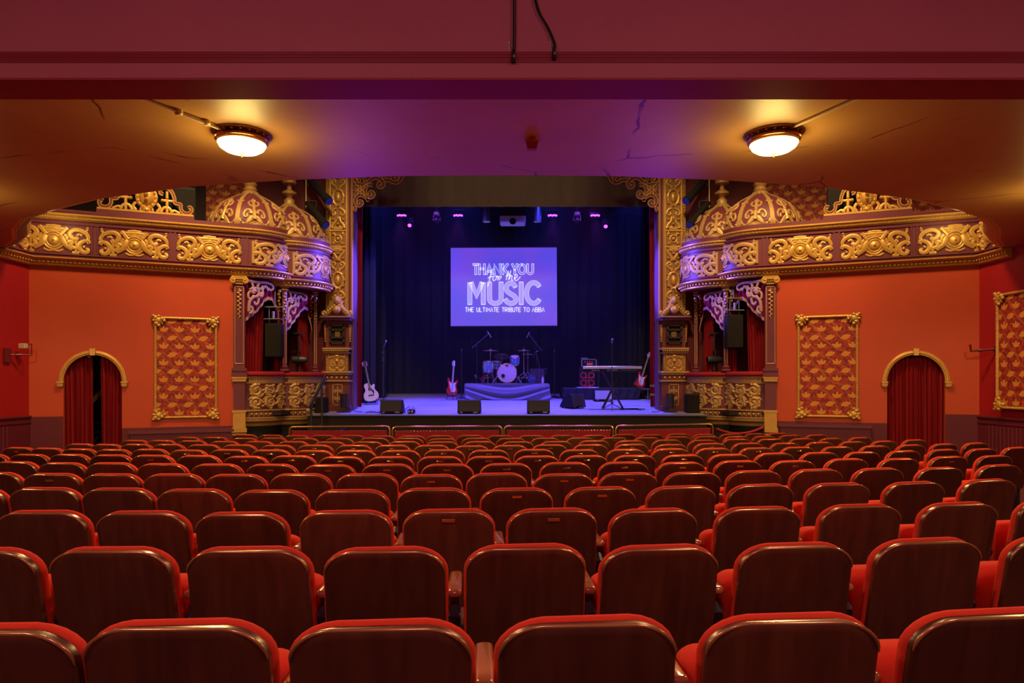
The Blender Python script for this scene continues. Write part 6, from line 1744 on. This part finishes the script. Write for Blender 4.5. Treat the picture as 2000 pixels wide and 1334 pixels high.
MB().lathe([(.0, 0), (.075, 0), (.075, -.03), (.055, -.05), (0, -.05)], (x, y, HC), 16).build('detector_base', mr_, T)
MB().loft([[(x + a * .06, y + b * .05, HC - .04) for a, b in ((-1, -1), (1, -1), (1, 1), (-1, 1))], [(x + a * .045, y + b * .035, HC - .11) for a, b in ((-1, -1), (1, -1), (1, 1), (-1, 1))]]).build('detector_box', mr_, T, smooth=False)
# hanging cables on the beam
for i, (pts, lab) in enumerate((([(1003, -20), (1003, 60), (1002.5, 98)], 'thin straight black cable hanging down the beam face to a plug'), ([(1040, -20), (1050, 20), (1068, 52), (1080, 80), (1082, 92)], 'curved black cable slanting down the beam face to a plug'))):
    d = YB0 - .03
    a = [P(px, py, d) for px, py in cr(pts, 5)]
    T = thing('hanging_cable', a[-1], lab, 'cable', 'hanging cables')
    MB().tube(a, .0065, 6).tube([p + Vector((.012, .012, 0)) for p in a], .004, 5).build('cable_run', M_BLACK, T)
    e = a[-1]; q = Vector((.006 if i else 0, 0, -1)).normalized()
    MB().tube([e + Vector((0, 0, .005)), e + q * .03, e + q * .055, e + q * .06, e + q * .085], [.009, .013, .013, .016, .016], 10).build('plug', M_BLACK, T)
    MB().box(e + Vector((.004, -.014, -.05)), (.012, .012, .018)).build('metal_latch', M_BRASS, T, smooth=False)
for i, (px, py, l) in enumerate(((994, 84, 18), (1075, 83, 18))):
    d = YB0 - .004
    tag(MB().tube([P(px, py, d), P(px + 1.5, py + l, d)], .0035, 5).ball(P(px, py, d), .009, 6, 4).build('wire_hook', M_CREAM), 'small painted wire hook on the beam beside the %s cable' % ('straight', 'curved')[i], 'hook', 'wire hooks')
# fittings on the side walls
T = thing('wall_sensor', P(40, 688, 12.75), 'small cream sensor box on a bracket arm at the corner of the left side wall', 'sensor')
x = -9.1
MB().box((x + .14, 12.72, PZ(676, 12.7)), (.13, .10, .10), bev=.012).build('sensor_box', M_CREAM, T)
MB().tube([(x + .02, 12.55, PZ(693, 12.6)), (x + .24, 12.8, PZ(693, 12.8)), (x + .24, 12.8, PZ(672, 12.8)), (x + .1, 12.75, PZ(675, 12.75))], .014, 6).tube([(x + .08, 12.62, PZ(693, 12.6)), (x + .14, 12.68, PZ(693, 12.66))], .026, 8).build('bracket_arm', mat('maroon_metal', (.14, .012, .02), .4), T)
MB().box((x + .01, 12.5, PZ(694, 12.5)), (.03, .16, .26)).build('wall_plate', mat('maroon_metal', (.14, .012, .02), .4), T, smooth=False)
T = thing('wall_bracket', (8.9, 12.7, PZ(685, 12.7)), 'bare maroon bracket arm at the corner of the right side wall', 'bracket')
x = 9.1
MB().tube([(x - .02, 12.62, PZ(682, 12.6)), (x - .22, 12.75, PZ(684, 12.75)), (x - .34, 12.8, PZ(686, 12.8)), (x - .36, 12.8, PZ(673, 12.8))], .022, 6).tube([(x - .18, 12.72, PZ(683.5, 12.7)), (x - .24, 12.76, PZ(684.5, 12.75))], .034, 8).build('bracket_arm', mat('maroon_metal', (.14, .012, .02), .4), T)
MB().box((x - .01, 12.6, PZ(682, 12.6)), (.03, .10, .12)).build('wall_plate', mat('maroon_metal', (.14, .012, .02), .4), T, smooth=False)

# ------------------------------------------------------------------ stalls seating
def outline(hw, zb, zt, rt, rb=.03, n=6):
    pts = []
    rx = rt * 1.45
    for cx_, cz_, a0, r, q in ((hw - rb, zb + rb, -90, rb, rb), (hw - rx, zt - rt, 0, rx, rt), (-hw + rx, zt - rt, 90, rx, rt), (-hw + rb, zb + rb, 180, rb, rb)):
        for k in range(n + 1):
            a = radians(a0 + 90 * k / n); pts.append((cx_ + r * cos(a), cz_ + q * sin(a)))
    return pts
LEAN = .20
def lean(p, top=.90): return Vector((p[0], p[1] - LEAN * (p[2] - top), p[2]))
ZB_, ZT_ = .36, .867
def crown(x, z): return z + (.014 * (1 - (x / .23) ** 2) if z > .7 else 0)
def seat_parts():
    out = []
    curve = lambda x: -.016 * (1 - min(1, abs(x) / .23) ** 2)
    mb = MB(); rings = []
    for sc, y in ((.02, 0), (.4, 0), (.7, 0), (.9, 0), (.97, 0), (.992, .003)):
        o = outline(.228, ZB_, ZT_, .075)
        zc = (ZB_ + ZT_) / 2
        rings.append([lean((x * sc, curve(x * sc) + y, crown(x * sc, zc + (z - zc) * sc))) for x, z in o])
    rings.append([lean((x, .008, crown(x, z))) for x, z in outline(.228, ZB_, ZT_, .075)])
    rings.append([lean((x, .026, crown(x, z))) for x, z in outline(.228, ZB_, ZT_, .075)])
    mb.loft([r[::-1] for r in rings]); out.append(('back_panel', mb, M_WOOD))
    mb = MB()
    o = outline(.226, ZB_, ZT_ - .002, .074, n=8)
    pts = [(x, z) for x, z in o if z > .70]
    mb.tube([lean((x, curve(x) * .25 - .001, crown(x, z))) for x, z in pts], [.0015 if i in (0, len(pts) - 1) else (.004 if i in (1, len(pts) - 2) else .0058) for i in range(len(pts))], 8); out.append(('lit_edge_trim', mb, M_LIT_EDGE))  # bright strip only along the top, where the edge catches light
    mb = MB(); rings = []
    for g, y in ((-.012, .024), (.000, .026), (.008, .034), (.010, .045), (.004, .057), (-.010, .065), (-.04, .074), (-.10, .080)):
        rings.append([lean((x, y + .006 * sin(x * 9), crown(x, z))) for x, z in outline(.228 + g, ZB_ + .04 - g, ZT_ + g, max(.02, .077 + g))])
    mb.loft([r[::-1] for r in rings]); out.append(('back_cushion', mb, M_VELVET))
    mb = MB(); rings = []
    for g, y in ((-.05, .205), (-.012, .210), (.0, .222), (.006, .25), (.004, .29), (-.008, .312), (-.04, .325)):
        rings.append([Vector((x, y - .06 * (z - .66), z)) for x, z in outline(.226 + g, .38 - g, .715 + g, .045 + g * .5)])
    mb.loft([r[::-1] for r in rings]); out.append(('seat_cushion', mb, M_VELVET))
    return out
def arm_parts(x0):
    mb = MB(); rings = []
    for g, z in ((-.008, .668), (.0, .673), (.002, .685), (-.002, .694), (-.012, .698)):
        ol = []
        for cx_, cy_, a0 in ((.0265 - .018, .40 - .03, 0), (-.0265 + .018, .40 - .03, 90), (-.0265 + .018, .10 + .02, 180), (.0265 - .018, .10 + .02, 270)):
            for k in range(4):
                a = radians(a0 + 30 * k); ol.append((x0 + cx_ + (.018 + g) * cos(a), cy_ + (.02 + g) * sin(a), z))
        rings.append(ol)
    mb.loft(rings)
    s = MB().box((x0, .27, .58), (.032, .22, .18), bev=.012).box((x0, .22, .30), (.03, .10, .58), bev=.01).box((x0, .24, .012), (.05, .26, .024), bev=.008)
    s.tube([(x0, .11, .58), (x0, .16, .61)], .022, 8); s.lathe([(.0, -.024), (.034, -.024), (.034, .024), (.0, .024)], (x0, .15, .58), 14, axis='X')
    return mb, s
ROOT = thing('auditorium_chair', (0, 0, 0), 'seat', 'theatre seat', 'rows of theatre seats')
for nm, mb, m in seat_parts(): mb.build(nm, m, ROOT, local=True, ang=50)
a, s = arm_parts(.26)
a.build('armrest', M_WOOD_ARM, ROOT, local=True, ang=50); s.build('standard', M_IRON, ROOT, local=True)
PLATE = MB().box((0, 0, 0), (.066, .006, .020), bev=.003).build('name_plate', M_BRASS, None, local=True)
ENDA, ENDS = [m.build(n_, q, None, local=True) for m, n_, q in zip(arm_parts(-.26), ('armrest', 'standard'), (M_WOOD_ARM, M_IRON))]
ROWS = [
 [-45, 336, 741, 1151, 1556, 1955],
 [-58, 208, 479, 750, 1028, 1294, 1561, 1822, 2082],
 [74, 271, 466, 673, 876, 1081, 1281, 1487, 1688, 1882, 2068],
 [-62, 81, 225, 373, 526, 685, 846, 1010, 1176, 1335, 1491, 1643, 1793, 1938],
 [-18, 97, 214, 335, 457, 584, 715, 842, 971, 1102, 1230, 1356, 1477, 1600, 1721, 1842, 1958],
 [24, 117, 213, 313, 420, 528, 641, 756, 873, 989, 1106, 1220, 1333, 1445, 1553, 1658, 1761, 1858, 1948],
 [-25, 53, 132, 213, 294, 385, 477, 570, 665, 762, 859, 955, 1050, 1146, 1241, 1336, 1427, 1516, 1604, 1688, 1769, 1848, 1923, 1992],
 [32, 88, 151, 218, 290, 365, 444, 527, 610, 694, 780, 867, 955, 1044, 1133, 1224, 1312, 1397, 1481, 1561, 1639, 1713, 1783, 1848, 1911],
 [154, 205, 264, 327, 395, 465, 540, 614, 690, 766, 843, 920, 996, 1074, 1154, 1235, 1312, 1389, 1463, 1536, 1604, 1669, 1730, 1790],
 [260, 313, 373, 436, 503, 571, 643, 716, 789, 863, 937, 1011, 1087, 1161, 1233, 1305, 1375, 1441, 1507, 1569, 1626, 1683],
 [363, 417, 475, 532, 593, 661, 730, 797, 863, 931, 999, 1066, 1135, 1200, 1265, 1325, 1382, 1440, 1495, 1546, 1597],
 [476, 528, 578, 630, 686, 744, 803, 860, 919, 978, 1039, 1100, 1161, 1219, 1273, 1326, 1378, 1430, 1478, 1522]]
PLATES = [[], [], [876, 1081], [1010, 1176], [97, 842, 1102, 1230], [528, 641, 756, 873, 989, 1106, 1220, 1333, 1445, 1553, 1858],
          [294, 477, 570, 665, 762, 859, 955, 1050, 1146, 1241, 1336], [32, 365, 444, 527, 610, 694, 780, 867, 955, 1044, 1133, 1224, 1312, 1397, 1481, 1561],
          [540, 614, 690, 766, 843, 920, 996, 1074, 1154, 1235, 1312, 1389], [716, 789, 863, 937, 1011, 1087, 1161, 1233, 1305], [797, 863, 931, 999, 1066, 1135, 1200], [528, 578, 630, 686, 803, 860, 919, 978, 1039, 1100, 1161, 1219, 1273]]
ORD = 'first second third fourth fifth sixth seventh eighth ninth tenth eleventh twelfth thirteenth fourteenth fifteenth sixteenth seventeenth eighteenth nineteenth twentieth'.split()
ORD += ['twenty-' + o for o in ORD[:9]]
ROWN = ['row closest to camera'] + ['%s row from camera' % o for o in ORD[1:11]] + ['far row by pit rail']
QA, QB = .0215, .070
first = True
SEATS = []
for r, (xs, pl) in enumerate(zip(ROWS, PLATES)):
    D0 = 1.70 + .885 * r
    for i, px in enumerate(xs):
        y = D0
        for _ in range(4):
            X = (px - 1000) / F * y
            y = D0 + (QA * X * X + QB * X) * min(1.0, .55 + .15 * r)
        sl = (2 * QA * X + QB) * min(1.0, .55 + .15 * r)
        rz = atan2(sl, 1.0)
        jit = random.uniform(-.02, .02)
        lab = 'wood-backed red seat%s, %s from left in %s' % (' with brass plate' if px in pl else '', ORD[i], ROWN[r])
        loc = (CX + X, y, floor_z(y) + random.uniform(-.006, .006))
        o = dup(ROOT, loc, rz + jit, lab)
        SEATS.append(o)
        if px in pl:
            p = PLATE.copy(); COL.objects.link(p); p.parent = o; p.location = lean((0, -.019, .835)); p.rotation_euler = (LEAN * .95, 0, 0)
        if i == 0:
            for e in (ENDA, ENDS):
                q = e.copy(); COL.objects.link(q); q.parent = o
for o in [c for c in ROOT.children] + [ROOT, PLATE, ENDA, ENDS]: bpy.data.objects.remove(o, do_unlink=True)

# thin stage haze
hz = bpy.data.materials.new('thin_stage_haze'); hz.use_nodes = True
nt = hz.node_tree; nt.nodes.remove(nt.nodes['Principled BSDF'])
vs = nt.nodes.new('ShaderNodeVolumeScatter'); vs.inputs['Density'].default_value = .0065; vs.inputs['Anisotropy'].default_value = .2
nt.links.new(vs.outputs[0], nt.nodes['Material Output'].inputs['Volume'])
tag(MB().box((0, 19.7, 4.45), (7.0, 4.6, 6.9)).build('stage_haze', hz, smooth=False), 'thin blue haze hanging in the air over the stage', 'haze', kind='stuff')
